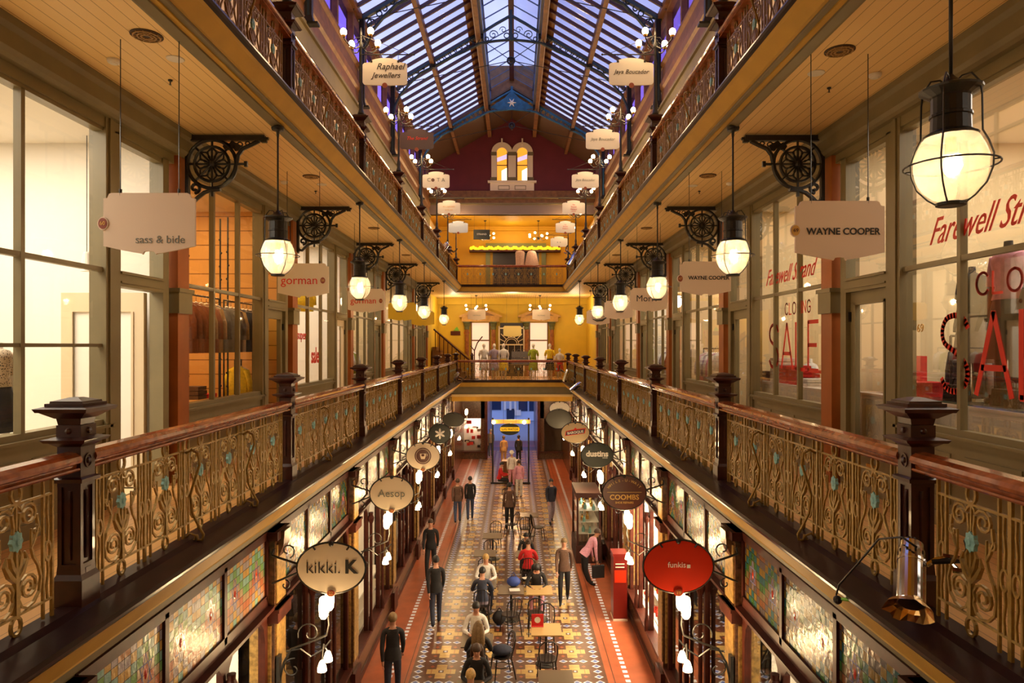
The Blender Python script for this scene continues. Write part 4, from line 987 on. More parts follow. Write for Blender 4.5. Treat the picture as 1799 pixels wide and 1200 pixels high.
def second_floor_end():
    r = empty('illuminated_shelf', (.15, 38.1, 5.38)); tag(r, 'long shelf of glowing yellow lights on the amber wall', 'light shelf')
    b = MB(); b.box(-2.55, 2.55, -.15, .4, -.12, -.03); b.build('shelf_board', M_dwood, r)
    b = MB(); b.sm = True
    for k in range(40): b.ball((-2.45+k*.1256, -.02, .07+.05*math.sin(k*1.7)), .085, 8, 6, (1, 1, 1.1))
    b.build('glowing_blossom', mat('yellow_glow', (1, .8, .02), .5, emit=(1, .62, .01), es=1.6), r)
    r = empty('shop_doorway', (.2, 38.55, 3.07)); tag(r, 'dark doorway in a green frame on the second-floor end wall', 'doorway')
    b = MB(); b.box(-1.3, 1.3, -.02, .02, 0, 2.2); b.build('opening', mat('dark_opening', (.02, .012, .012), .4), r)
    b = MB(); b.box(-1.7, -1.45, -.1, 0, 0, 2.2); b.box(1.45, 1.7, -.1, 0, 0, 2.2); b.box(-1.7, 1.7, -.1, 0, 2.45, 2.72); b.build('green_frame', mat('sage_green_paint', (.16, .17, .05), .5), r)
    for x, w0, w1, l in ((.42, .5, .48, 'pinkish'), (1.05, .48, .78, 'flared pinkish')):
        b = MB(); b.lathe([(w1/2, 0), (w1/2*.96, .15), (w0/2, .72), (w0/2*.8, .80), (.05, .84)], n=14, sy=.5)
        o = b.build('display_garment', mat('pink_grey_cloth', (.50, .33, .25), .8, noise=.15, nscale=20), None, (x, 36.9, 4.32)); tag(o, l+' display garment standing behind the upper end railing', 'garment')
        b = MB(); b.lathe([(.015, -1.24), (.015, 0)], n=6); b.lathe([(.16, -1.25), (.16, -1.23)], n=12); b.build('stand', M_black, o)
    o = MB(); o.box(-.42, .42, -.02, .02, 0, .5); q = o.build('hanging_board', M_darkgreen, None, (-1.55, 34.6+.2, 5.43)); tag(q, 'dark board with pale lettering hanging at the upper left end', 'sign')
    lettering('STRAND', .13, M_whttext, q, (0, -.024, .26)); b = MB()
    for u in (-.38, .38): b.tube([(u, 0, .5), (u, 0, 1.29)], .006, 4)
    b.build('hanger_rod', M_black, q)
second_floor_end()

# clip-on spotlights at the corners of the far galleries, and the chrome one in front
def spot(loc, rot, label, sc=1., m=None, foil=False):
    r = empty('clip_spotlight', loc); r.rotation_euler = rot; r.scale = (sc,)*3; tag(r, label, 'spotlight', 'chrome spotlights clipped on the railings')
    b = MB(); b.sm = False; b.m = 0
    b.lathe([(.0, -.30), (.078, -.30), (.08, -.29), (.08, -.02), (.084, -.02), (.084, 0), (.078, .0), (.076, .07), (.07, .075), (.068, .12), (.045, .15), (.0, .155)][1:], n=28)
    b.m = 1; b.lathe([(.0005, -.305), (.070, -.302)], n=24)
    b.m = 1
    for k in range(10): a = 2*PI*k/10; b.box(.0745*math.cos(a)-.006, .0745*math.cos(a)+.006, .0745*math.sin(a)-.006, .0745*math.sin(a)+.006, .03, .05)
    b.build('can', [M_chrome, M_black], r)
    b = MB(); b.tube([(.08, 0, -.02), (.13, 0, .03), (.20, 0, .06)], .016, 6); b.box(.17, .30, -.018, .018, .045, .07); b.box(.22, .30, -.012, .012, -.04, -.015); b.tube([(.2, 0, .05), (.25, 0, -.02)], .01, 5); b.build('mounting_arm', M_chrome, r)
    b = MB(); b.tube([(.11, 0, .01), (.28, 0, .05), (.31, 0, .14), (.30, 0, .2)], .018, 6); b.build('clamp', M_black, r)
    if foil:
        b = MB(); random.seed(3); vs = []; n = 18
        for i, (rr, z) in enumerate(((.072, -.28), (.095, -.32), (.125, -.36))):
            for j in range(n): a = 2*PI*j/n; k = rr*(1+random.uniform(-.09, .09)*(i > 0)+(.25 if i and 8 < j < 15 else 0)); vs.append((k*math.cos(a), k*math.sin(a), z+random.uniform(-.01, .01)))
        b.add(vs, [(i*n+j, i*n+(j+1) % n, (i+1)*n+(j+1) % n, (i+1)*n+j) for i in range(2) for j in range(n)]); b.build('foil_shade', mat('crumpled_gold_foil', (.75, .48, .2), .25, metal=1.), r)
    return r
spot((2.66, 4.36, -1.37), (-.82, 0, -.54), 'large chrome spotlight with gold foil hood at the front right newel post', 1.0, foil=True)
b = MB(); b.sm = True; b.tube([(2.66, 4.30, -1.27), (2.60, 4.36, -1.22), (2.58, 4.6, -1.3), (2.56, 4.85, -1.55), (2.50, 5.0, -1.75), (2.49, 5.02, -1.83)], .007, 6)
o = b.build('power_cable', M_black); tag(o, 'thin black cable drooping from the front chrome spotlight', 'cable')
b = MB(); b.ball((2.49, 5.0, -1.86), .032, 10, 6); b.m = 1; b.tube([(2.51, 4.98, -1.845), (2.56, 4.93, -1.835)], .012, 5)
o = b.build('plug', [M_black, mat('lime_tag', (.25, .7, .05), .5)]); tag(o, 'black plug with a lime green tag at the ledge edge', 'plug')
spot((-2.72, 33.2, -1.45), (0, .6, 0), 'white spotlight clipped at the far left of the first-floor railing', 1.4)
spot((2.62, 32.6, -1.3), (0, -.3, PI), 'chrome spotlight clipped at the far right of the first-floor railing', 1.4)
spot((-2.80, 28.6, 4.15), (.2, .7, 0), 'chrome spotlight clipped at the far left of the second-floor railing', 1.5)
spot((2.75, 30.2, 3.95), (.2, -.5, PI), 'chrome spotlight clipped at the far right of the second-floor railing', 1.6)
spot((2.62, 27.0, -1.55), (.1, -.9, PI), 'small black-shadowed spotlight low on the far right railing', 1.2)
# ---------------------------------------------------------------- ground-floor shopfronts
M_case = mat('bright_case_lining', (.85, .80, .68), .6)
def star_motif():
    b = MB(); b.m = 0
    for k in range(2):
        a0 = PI/2+k*PI
        p = [(.11*math.cos(a0+2*PI*i/3), .18*math.sin(a0+2*PI*i/3)) for i in range(3)]
        for i in range(3):
            q, r = p[i], p[(i+1) % 3]; b.tube([(q[0], 0, q[1]), (r[0], 0, r[1])], .009, 4)
    b.m = 1; b.ball((0, 0, 0), .042, 10, 6, (.7, .3, 1.3))
    return b.mesh('star_motif', [mat('violet_glass_star', (.16, .17, .36), .2), mat('ruby_glass', (.45, .02, .01), .15)])
STAR = star_motif()
GL = {(-1, 0): ('w', 150), (-1, 1): ('d', 20), (-1, 2): ('w', 50), (-1, 3): ('d', 35), (-1, 4): ('w', 60), (-1, 5): ('d', 40), (-1, 6): ('w', 80),
      (1, 0): ('w', 120), (1, 1): ('d', 12), (1, 2): ('w', 1100), (1, 3): ('w', 220), (1, 4): ('d', 40), (1, 5): ('w', 50), (1, 6): ('d', 30)}
wn0 = 60
for s in (-1, 1):
    n = SIDE[s]
    for k in range(0, 7):
        y0, y1 = NW[k]+.35, NW[k+1]-.13; L = y1-y0
        kind, pw = GL[(s, k)]
        f = MB(); f.m = 0
        def bx(x0, x1, ya, yb, z0, z1): f.box(s*x0, s*x1, ya, yb, z0, z1)
        # frame round three leaded lights
        bx(3.06, 3.18, y0, y1, -2.50, -2.40); bx(3.06, 3.18, y0, y1, -3.36, -3.22)
        for i in range(4): u = y0+L*i/3; bx(3.06, 3.18, u-.035, u+.035, -3.3, -2.45)
        # hood and turned posts
        f.prism([(s*2.97, -3.40), (s*2.97, -3.36), (s*3.2, -3.34), (s*3.2, -3.45), (s*3.03, -3.45)], 1, y0, y1)
        for i in range(4):
            u = min(max(y0+L*i/3, y0+.05), y1-.05)
            f.m = 0; bx(3.06, 3.15, u-.045, u+.045, G+.62, -3.45)
            if i in (1, 2):
                f.lathe([(.05, -3.62), (.045, -3.68), (.075, -3.74), (.06, -3.80), (.035, -3.86), (.032, -5.9), (.05, -6.0), (.05, G+.6)], (s*3.0, u, 0), 10)
            for sg in (-1, 1):
                if (i == 0 and sg < 0) or (i == 3 and sg > 0): continue
                f.prism([(u+sg*.04, -3.45), (u+sg*.34, -3.45), (u+sg*.18, -3.50), (u+sg*.09, -3.60), (u+sg*.04, -3.82)], 0, s*3.06, s*3.11)
        f.m = 1; bx(3.02, 3.2, y0, y1, G, G+.58); f.m = 0; bx(2.98, 3.2, y0, y1, G+.56, G+.62); bx(2.99, 3.04, y0, y1, G, G+.12)
        struct(f.build('wall_ground_%s_%d' % (n, k+1), [M_dwood, M_marble]))
        for i in range(3):
            u0, u1 = y0+L*i/3+.035, y0+L*(i+1)/3-.035; uc = (u0+u1)/2; w = u1-u0
            g = MB(); g.add([(-w/2, 0, -.375), (w/2, 0, -.375), (w/2, 0, .375), (-w/2, 0, .375)], [(0, 1, 2, 3)])
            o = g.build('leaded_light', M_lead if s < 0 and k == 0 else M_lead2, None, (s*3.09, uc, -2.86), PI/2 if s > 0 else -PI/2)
            tag(o, 'leaded light of coloured glass squares, %s ground floor, %s pane, %s bay' % (n, ['near', 'middle', 'far'][i], ORD[k]), 'stained glass', 'leaded transom lights on the %s side' % n)
            inst('star_motif', STAR, o, (-.325, -.006, 0)); inst('star_motif', STAR, o, (.325, -.006, 0))
        wn0 += 1
        g = MB(); g.quad((s*3.10, y0, G+.6), (s*3.10, y1, G+.6), (s*3.10, y1, -3.44), (s*3.10, y0, -3.44)); struct(g.build('window_%d' % wn0, M_glass if kind == 'w' else M_dglass))
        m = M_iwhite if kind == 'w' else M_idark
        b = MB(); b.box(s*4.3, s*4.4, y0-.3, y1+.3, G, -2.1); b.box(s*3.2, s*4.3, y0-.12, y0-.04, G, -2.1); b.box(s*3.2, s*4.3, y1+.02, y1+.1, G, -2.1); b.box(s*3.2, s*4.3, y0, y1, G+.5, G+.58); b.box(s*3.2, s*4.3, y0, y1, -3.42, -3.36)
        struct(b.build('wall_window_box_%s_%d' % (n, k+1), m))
        light((s*3.7, (y0+y1)/2, -3.45), pw*.5, (1, .84, .6), kind='AREA', size=(.7, 3.0), rot=(0, 0, 0), name='window_light')
        if k in (2, 3, 4, 5, 6):
            r = empty('window_display', (s*3.6, (y0+y1)/2, G+.58)); tag(r, 'lit window display of small goods on stepped shelves, %s side, %s bay' % (n, ORD[k]), 'display', 'ground-floor window displays')
            b = MB()
            for j in range(3): b.box(-.3+.1*j, .35, -1.6, 1.6, .35*j, .35*j+.04)
            b.build('stepped_shelf', M_case, r)
            b = MB(); random.seed(40+k+s)
            for j in range(3):
                for q in range(14):
                    yy = -1.5+q*.23; h = random.uniform(.08, .24); b.m = random.randrange(4)
                    b.lathe([(.05, 0), (.06, h*.5), (.03, h*.8), (.03, h)], (-.22*s*0-.2+.12*j, yy, .35*j+.04), 8)
            o = b.build('small_goods', [M_redtext, M_teal, M_brass, M_iwhite], r); o['kind'] = 'stuff'
    # pilasters
    for k in range(0, 8):
        y = NW[k]+.11
        b = MB(); b.m = 0; b.box(s*2.98, s*3.45, y-.22, y+.22, G, -2.41); b.m = 1; b.box(s*2.965, s*2.98, y-.17, y+.17, -6.1, -3.62); b.box(s*2.965, s*2.98, y-.17, y+.17, -3.35, -2.6)
        b.box(s*3.02, s*3.3, y-.235, y-.22, -6.1, -3.62)
        b.m = 2; b.box(s*2.93, s*3.45, y-.25, y+.25, G, G+.5); b.box(s*2.92, s*3.4, y-.26, y+.26, -3.58, -3.40); b.box(s*2.90, s*3.4, y-.28, y+.28, -3.44, -3.40); b.box(s*2.93, s*3.4, y-.25, y+.25, -2.52, -2.41)
        b.m = 0; b.prism([(s*2.98, -2.8), (s*2.90, -2.62), (s*2.88, -2.42), (s*2.98, -2.42)], 1, y-.12, y+.12)
        struct(b.build('pillar', [M_marble, M_goldmarble, M_dwood]))

# ---------------------------------------------------------------- oval signs and wall lamps
def oval(x, y, z, rx, rz_, m, label, lines, num=None, logo=None):
    s = 1 if x > 0 else -1
    r = empty('oval_sign', (x, y, z)); tag(r, label, 'sign', 'oval signs on the pilasters')
    N = 36
    b = MB(); b.prism([(rx*math.cos(2*PI*i/N), rz_*math.sin(2*PI*i/N)) for i in range(N)], 1, -.014, .014); p = b.build('sign_board', m, r)
    b = MB(); b.tube([((rx+.012)*math.cos(2*PI*i/N), 0, (rz_+.012)*math.sin(2*PI*i/N)) for i in range(N)], .013, 5, True)
    for a in (58, 90, 122):
        c, q = math.cos(math.radians(a)), math.sin(math.radians(a)); b.tube([(c*rx*.88, -.02, q*rz_*.88), (c*(rx+.02), -.02, q*(rz_+.02))], .012, 5)
    b.ball((0, -.01, rz_-.005), .035, 8, 6)
    d = abs(2.98-abs(x)); b.tube([(s*(rx+.0), 0, .05), (s*d, 0, .16), (s*d, .06, .22)], .016, 5); b.tube([(s*(rx+.0), 0, -.06), (s*d, 0, -.2)], .014, 5)
    q = [(s*u, 0, w) for u, _, w in spiral(rx+.13, .22, .10, .03, 250, -90, 14)]; b.tube(q, .010, 5)
    q = [(s*u, 0, w) for u, _, w in spiral(rx+.16, -.22, .07, .02, 90, 400, 12)]; b.tube(q, .010, 5)
    b.build('scroll_hanger', M_black, r)
    for t, sz, tx, tz, tm, off in lines: lettering(t, sz, tm, p, (tx, -.017, tz), off=off)
    if num:
        b = MB(); b.m = 0; b.prism([(.06*math.cos(2*PI*i/18), -rz_-.0+.05*math.sin(2*PI*i/18)) for i in range(18)], 1, -.024, .0)
        b.m = 1; b.prism([(.05*math.cos(2*PI*i/18), -rz_-.0+.04*math.sin(2*PI*i/18)) for i in range(18)], 1, -.028, -.023); q = b.build('number_badge', [m, M_badge], r)
        lettering(num, .055, M_gold, q, (0, -.03, -rz_))
    return r, p
ZO = -2.82
oval(-2.22, NW[1]-.2, ZO-.02, .43, .315, M_cream, 'cream oval sign lettered kikki.K, nearest on the left', [('kikki.', .215, -.10, .0, M_blktext, -.002), ('K', .235, .25, .01, M_blktext, .008)], '22')
oval(-2.22, NW[2]-.2, ZO, .41, .32, M_cream, 'cream oval sign lettered Aesop', [('Aesop', .20, 0, .0, M_greytext, 0)], '20')
r, p = oval(-2.20, NW[3]-.2, ZO+.02, .42, .34, M_cream, 'cream oval sign with a round brown coffee badge', [], '18')
b = MB(); b.m = 0; b.prism([(.21*math.cos(2*PI*i/28), .01+.21*math.sin(2*PI*i/28)) for i in range(28)], 1, -.022, -.014)
b.m = 1; b.tube([(.175*math.cos(2*PI*i/28), -.024, .01+.175*math.sin(2*PI*i/28)) for i in range(28)], .006, 4, True)
b.m = 1; b.prism([(-.08, .07), (.08, .07), (.07, -.0), (.045, -.07), (-.045, -.07), (-.07, 0)], 1, -.028, -.02)
b.m = 0; b.ball((0, -.028, .03), .04, 8, 6, (1, .3, .8)); b.m = 1; b.tube([(.08+.03*math.cos(a), -.024, .035+.03*math.sin(a)) for a in [-1.2+.4*i for i in range(7)]], .008, 4)
b.build('round_emblem', [M_brown, M_cream], p)
r, p = oval(-2.24, NW[4]-.2, ZO+.04, .34, .30, M_darkgreen, 'black oval sign with a white leafy emblem on the left', [])
b = MB()
for k in range(6):
    a = PI/2+k*PI/3; b.tube([(0, -.02, 0), (.12*math.cos(a), -.02, .12*math.sin(a)), (.17*math.cos(a), -.02, .17*math.sin(a))], [.02, .035, .012], 6, flat=(.3, 1))
b.ball((0, -.02, 0), .05, 8, 6, (1, .3, 1)); b.build('leaf_emblem', M_whttext, p)
oval(-2.2, NW[5]-.2, ZO+.02, .40, .26, mat('dark_olive_sign', (.03, .026, .014), .4), 'dark olive oval sign, fifth on the left', [])
oval(2.22, NW[1]-.2, ZO, .44, .33, M_red, 'bright red oval sign lettered funkis, nearest on the right', [('funkis', .10, -.02, .02, M_whttext, 0), ('■', .06, .13, .0, M_whttext, 0)], '19')
r, p = oval(2.22, NW[2]-.2, ZO+.02, .41, .32, M_brown, 'brown oval sign lettered COOMBS', [('COOMBS', .135, 0, -.09, M_gold, .002), ('SHOE REPAIRS', .055, 0, -.19, M_gold, 0)])
b = MB(); b.box(-.33, .33, -.018, -.014, .005, .012); b.build('gold_line', M_gold, p)
for i, ch in enumerate('WHILE-U-WAIT'):
    a = math.radians(152-11.3*i); o = lettering(ch, .07, M_gold, p, (.33*math.cos(a), -.017, .235*math.sin(a)+.0), rot=(PI/2, -(PI/2-a)*-.7*-1, 0)); o.rotation_euler = (PI/2, (PI/2-a)*.75, 0)
oval(2.22, NW[3]-.2, ZO+.05, .40, .30, M_darkgreen, 'dark oval sign lettered dustins', [('dustins', .20, 0, .03, M_whttext, .008), ('SHOES', .045, .2, -.07, M_whttext, 0)])
r, p = oval(2.05, NW[4]-.2, ZO+.07, .44, .32, mat('tan_oval', (.55, .42, .24), .4), 'tan oval sign with a slanting red-edged logo strip', [])
b = MB(); b.m = 1; b.prism([(-.33, -.10), (.30, -.02), (.33, .15), (.05, .12), (0, .17), (-.05, .11), (-.30, .05)], 1, -.018, -.014); b.m = 0; b.prism([(-.30, -.08), (.28, -.01), (.30, .12), (-.28, .03)], 1, -.022, -.016)
b.build('logo_strip', [mat('navy_strip', (.03, .02, .05), .4), M_redtext], p); o = lettering('BAROQUE', .11, M_whttext, p, (0, -.025, .012), off=.003); o.rotation_euler = (PI/2, -.12, 0)
oval(2.12, NW[6]-.2, ZO+.05, .44, .30, M_bright, 'white oval sign farthest on the right, under a bright lamp', [('ISLAND', .08, 0, 0, M_greytext, 0)])
oval(1.9, NW[5]+1.2, ZO+.1-.2, .5, .38, mat('dark_olive_sign', (.03, .026, .014), .4), 'dark olive oval sign behind the tan one on the right', [])

def wall_lamp(s):
    r = empty('wall_lamp')      # origin on the pilaster face
    b = MB(); d = .62
    b.tube([(0, 0, -.5), (-s*.06, 0, -.2), (-s*.16, 0, -.02), (-s*.36, 0, .05), (-s*d, 0, .16), (-s*(d+.03), 0, .3), (-s*(d+.02), 0, .42)], .014, 6)
    b.tube([(-s*.1, 0, -.05), (-s*.28, 0, -.02), (-s*.42, 0, -.12), (-s*.58, 0, -.02), (-s*(d+.06), 0, .1)], .011, 5)
    b.tube([(-s*u, 0, w) for u, _, w in spiral(.40, .18, .16, .03, 200, -200, 18)], .009, 5)
    b.tube([(-s*u, 0, w) for u, _, w in spiral(.18, -.28, .14, .03, 80, 430, 16)], .009, 5)
    b.tube([(-s*d, -.14, .42), (-s*d, 0, .40), (-s*d, .14, .42)], .012, 5); b.tube([(-s*(d-.02), -.13, -.1), (-s*(d-.04), 0, .04), (-s*(d-.02), .13, -.1)], .012, 5)
    b.box(-.02, .02, -.05, .05, -.55, -.1)
    b.build('scroll_arm', M_black, r)
    for v in (-.14, .14):
        b = MB(); b.sm = True; b.lathe([(.03, .43), (.055, .47), (.063, .58), (.052, .69), (.03, .71)], (-s*d, v, 0), 12); b.build('upright_shade', M_bulb, r)
        b = MB(); b.sm = True; b.lathe([(.06, -.24), (.056, -.2), (.034, -.13), (.02, -.11)], (-s*(d-.02), v, 0), 12); b.build('hanging_shade', M_bulb, r)
    return r
for s in (-1, 1):
    W = wall_lamp(s)
    for k in range(1, 8):
        o = W if k == 1 else copy_tree(W); o.location = (s*2.94, NW[k]-.06, -3.92)
        tag(o, 'scrolled iron wall lamp with four lit shades, %s ground floor, %s from the camera' % (SIDE[s], ORD[k-1]), 'wall lamp', 'wall lamps on the %s pilasters' % SIDE[s])
        light((s*2.25, NW[k]-.36, -3.7), 46, (1, .66, .32), .1, name='wall_lamp_light')

# ---------------------------------------------------------------- far end of the ground floor and the street
def ground_end():
    for s in (-1, 1):
        b = MB(); b.m = 0; b.box(s*3.0, s*4.5, 34.9, 49, G, -2.07); b.box(s*1.5, s*1.9, 41, 49, G, -2.6); b.box(s*1.55, s*3.0, 41.05, 41.6, G, G+.45); b.box(s*1.55, s*3.0, 41.0, 41.6, -4.35, -2.4); b.m = 1; b.box(s*1.5, s*1.66, 40.9, 41.05, G, -2.6); b.box(s*1.5, s*3.0, 40.95, 41.05, G+.40, G+.47)
        struct(b.build('wall_ground_end_%s' % SIDE[s], [M_marble, M_dwood]))
        b = MB(); b.box(s*1.66, s*3.0, 42.2, 42.3, G, -4.3); struct(b.build('wall_display_back_%s' % SIDE[s], M_iwhite if s < 0 else M_idark))
        b = MB(); b.quad((s*1.66, 41.2, G+.45), (s*3.0, 41.2, G+.45), (s*3.0, 41.2, -4.35), (s*1.66, 41.2, -4.35)); struct(b.build('window_%d' % (90+s), M_glass))
    b = MB(); b.box(-1.6, 1.6, 45.2, 49, -3.58, -2.2); b.box(-3, 3, 35, 49, -2.6, -2.07); struct(b.build('ceiling_ground_end', M_ochre2))
    light((-2.3, 41.8, -4.5), 60, (1, .8, .6), .1, name='window_light'); light((0, 38, -3.0), 260, (1, .6, .3), .3, name='passage_fill'); light((0, 43, -3.1), 180, (1, .6, .3), .3, name='passage_fill')  # passage lamps have no fittings, added to warm the bluish floor
    random.seed(5)
    r = empty('window_display', (-2.3, 41.6, G+.45)); tag(r, 'red and white goods in the lit window at the far left of the passage', 'display')
    b = MB()
    for i in range(26):
        x, z = random.uniform(-.6, .6), random.uniform(.02, 1.7); b.m = random.choice([0, 0, 1, 1, 2]); w, h = random.uniform(.05, .16), random.uniform(.06, .22); b.box(x-w, x+w, -.05+random.uniform(0, .3), .1+random.uniform(0, .3), z, z+h)
    b.build('goods', [mat('bright_red_goods', (.7, .03, .02), .5), M_white, M_black], r)
    # street outside
    b = MB(); b.box(-30, 30, 49, 80, G-.25, G-.05); struct(b.build('ground_street', mat('street_asphalt', (.36, .38, .42), .7)))
    r = empty('street_building', (0, 62, G)); tag(r, 'pale blue daylit building with dark shop windows across the street', 'building')
    b = MB(); b.box(-14, 14, 0, 3, 0, 12); b.build('facade', mat('pale_facade', (.5, .62, .80), .8), r)
    b = MB()
    for x0, x1, z0, z1 in ((-2.9, -1.1, 1.0, 3.2), (-.6, .1, -.0, 1.1), (.5, 1.3, .9, 3.2), (1.45, 2.6, .9, 3.2)): b.box(x0, x1, -.08, 0, z0, z1)
    b.build('shop_window', mat('navy_shop_window', (.01, .03, .08), .2), r)
    b = MB()
    for x in (-.75, -.25, .2):
        c = MB(); c.box(x-.10, x+.10, -.2, 0, 1.0, 3.2); c.build('white_pier', M_white, r)
    b.box(.15, .7, -.2, 0, .5, 1.0); b.build('white_block', M_white, r)
    light((0, 56, 4), 900, (.5, .68, 1.0), kind='AREA', size=(14, 8), rot=(0, 0, 0), name='daylight_outside') if False else None
    # cafe kiosk frame, its light bar and oval sign
    r = empty('kiosk', (0, 33.7, G)); tag(r, 'kiosk with black posts, orange light bar and brown counter at far centre', 'kiosk')
    b = MB()
    for x in (-.95, .82): b.box(x-.04, x+.04, -.04, .04, 0, 3.25)
    b.box(-1.05, .9, -.05, .05, .0, .08); b.build('post', M_black, r)
    b = MB(); b.box(-1.0, .9, -.08, .08, 2.98, 3.16); b.build('light_bar', mat('orange_lit_bar', (.8, .3, .04), .5, emit=(1, .36, .05), es=.9), r)
    for x in (-.9, .6):
        b = MB(); b.sm = True; b.ball((x, -.12, 3.05), .09, 12, 8); b.build('lit_globe', M_bulb, r)
    b = MB(); b.box(-.45, .35, .1, .6, 0, 1.05); b.box(-.5, .4, .05, .65, 1.05, 1.1); b.build('counter', M_wood, r)
    r, p = oval(-.10, 32.4, -3.95, .48, .28, M_darkgreen, 'dark oval sign with a yellow band over the passage', [])
    for c in list(r.children):
        if c.name.startswith('scroll_hanger'): bpy.data.objects.remove(c)
    b = MB(); b.prism([(-.44, -.09), (.44, -.09), (.47, 0), (.44, .1), (-.44, .1), (-.47, 0)], 1, -.02, -.014); q = b.build('yellow_band', mat('yellow_band', (.9, .55, .01), .4, emit=(.9, .5, .01), es=.35), p)
    lettering('LUG WATCH', .13, M_blktext, q, (0, -.023, .0), off=.003)
    b = MB()
    for u in (-.3, .3): b.tube([(u, 0, .25), (u, 0, 1.35)], .008, 4)
    b.build('hanger_rod', M_black, r)
ground_end()
# red standing cabinet by the right shopfront
r = empty('red_cabinet', (2.74, 17.1, G)); tag(r, 'tall narrow red cabinet with a notice beside the right shopfront', 'cabinet')
M_redcab = mat('red_lacquer', (.17, .010, .006), .3, coat=.3)
b = MB(); b.box(-.17, .17, -.22, .22, .05, 1.6); b.box(-.185, .185, -.24, .24, 1.6, 1.66); b.build('body', M_redcab, r)
b = MB(); b.box(-.18, .18, -.24, .24, 0, .05); b.build('plinth', M_cream, r)
b = MB(); b.box(-.14, .14, -.232, -.22, .95, 1.25); b.build('notice_panel', M_red, r)
b = MB(); b.box(-.12, .1, -.24, -.22, 1.32, 1.34); b.box(-.12, .1, -.24, -.22, 1.4, 1.42); b.build('trim_bar', M_cream, r)
# tapering display island further right
r = empty('display_case', (2.45, 22.2, G)); tag(r, 'dark-framed glass display case jutting into the walkway on the right', 'display case')
b = MB()
for x, y in ((-.35, -.8), (.35, -.8), (-.35, .8), (.35, .8)): b.box(x-.03, x+.03, y-.03, y+.03, 0, 2.1)
b.box(-.4, .4, -.85, .85, 0, .55); b.box(-.4, .4, -.85, .85, 2.05, 2.2); b.build('frame', mat('dull_dark_timber', (.06, .015, .008), .6), r)
b = MB(); b.box(-.34, .34, -.79, .79, .56, 2.04); b.build('glass', M_glass, r)
b = MB(); random.seed(9)
for j in range(3):
    b.m = 0; b.box(-.33, .33, -.78, .78, .9+.36*j, .91+.36*j); b.m = 1
    for q in range(9): b.m = 1+random.randrange(3); b.lathe([(.05, 0), (.05, .1), (.02, .16), (.02, .2)], (random.uniform(-.2, .2), -.7+.17*q, .91+.36*j), 8)
b.build('shelf', [M_case, M_brass, M_teal, M_iwhite], r)
light((2.45, 22.2, G+1.95), 10, (1, .9, .7), .1, name='case_light')

# ---------------------------------------------------------------- things in the first-floor shops
GLY = {'S': (.62, [[(.60, .84), (.50, .96), (.31, 1.0), (.12, .95), (.03, .80), (.08, .64), (.30, .53), (.50, .42), (.60, .27), (.55, .10), (.34, 0), (.13, .03), (.02, .15)]]), 'A': (.68, [[(.0, 0), (.34, 1), (.68, 0)], [(.12, .33), (.56, .33)]]),
       'L': (.5, [[(.0, 1), (0, 0), (.48, 0)]]), 'E': (.55, [[(.5, 1), (0, 1), (0, 0), (.5, 0)], [(0, .52), (.42, .52)]]), 'C': (.62, [[(.6, .82), (.48, .97), (.3, 1), (.1, .88), (.0, .62), (.0, .38), (.1, .12), (.3, 0), (.48, .03), (.6, .18)]]),
       'O': (.66, [[(.33, 1), (.12, .9), (.0, .65), (0, .35), (.12, .1), (.33, 0), (.54, .1), (.66, .35), (.66, .65), (.54, .9), (.33, 1)]]), 'I': (.08, [[(.04, 0), (.04, 1)]]), 'N': (.58, [[(0, 0), (0, 1), (.56, 0), (.56, 1)]]),
       'G': (.66, [[(.6, .82), (.48, .97), (.3, 1), (.1, .88), (.0, .62), (.0, .38), (.1, .12), (.3, 0), (.5, .05), (.62, .2), (.62, .45), (.36, .45)]])}
def stroke_text(body, h, w, gap, st, x, y0, z0, label):
    """thin painted capitals on the right-hand glass: starts at depth y0 and runs towards the camera"""
    b = MB(); u = 0
    for ch in body:
        adv, strokes = GLY[ch]
        for sk in strokes:
            if len(sk) > 5:   # smooth the curves
                P = [Vector((p[0], p[1])) for p in sk]; q = []
                for i in range(len(P)-1):
                    a, c, d, e = P[max(i-1, 0)], P[i], P[i+1], P[min(i+2, len(P)-1)]
                    for t in (0, .33, .66): q.append(.5*((2*c)+(d-a)*t+(2*a-5*c+4*d-e)*t*t+(3*c-a-3*d+e)*t**3))
                sk = [(v.x, v.y) for v in q+[P[-1]]]
            pts = [(u+p[0]*w, p[1]*h) for p in sk]
            for (a0, a1), (c0, c1) in zip(pts, pts[1:]):
                L = math.hypot(c0-a0, c1-a1) or 1; nx, ny = -(c1-a1)/L*st/2, (c0-a0)/L*st/2; ex, ey = (c0-a0)/L*st*.25, (c1-a1)/L*st*.25
                b.quad((x, y0-(a0-ex+nx), z0+a1-ey+ny), (x, y0-(c0+ex+nx), z0+c1+ey+ny), (x, y0-(c0+ex-nx), z0+c1+ey-ny), (x, y0-(a0-ex-nx), z0+a1-ey-ny))
        u += adv*w+gap
    tag(b.build('window_lettering', M_redtext), label, 'window lettering')
def window_text(body, size, x, yc, z, m, label, off=0., shear=0., sx=1., s=1, align='CENTER'):
    o = lettering(body, size, m, None, (s*x, yc, z), (PI/2, 0, -PI/2 if s > 0 else PI/2), name='window_lettering', ext=.003, off=off, shear=shear, sx=sx, align=align)
    tag(o, label, 'window lettering'); return o
XT = XW+.006
stroke_text('SALE', .72, .64, .11, .055, XT, 6.66, -.43, 'tall red SALE lettering on the nearest right shop window')
stroke_text('CLOSING', .19, .24, .06, .024, XT, 6.15, .46, 'red CLOSING lettering above SALE on the nearest right window')
window_text('Farewell Strand', .37, XT, 6.02, 1.12, M_redtext, 'slanted red Farewell Strand script on the nearest right window', off=0, shear=.7, sx=.72)
stroke_text('SALE', .68, .62, .12, .055, XT, 11.15, -.34, 'tall red SALE lettering on the second right shop window')
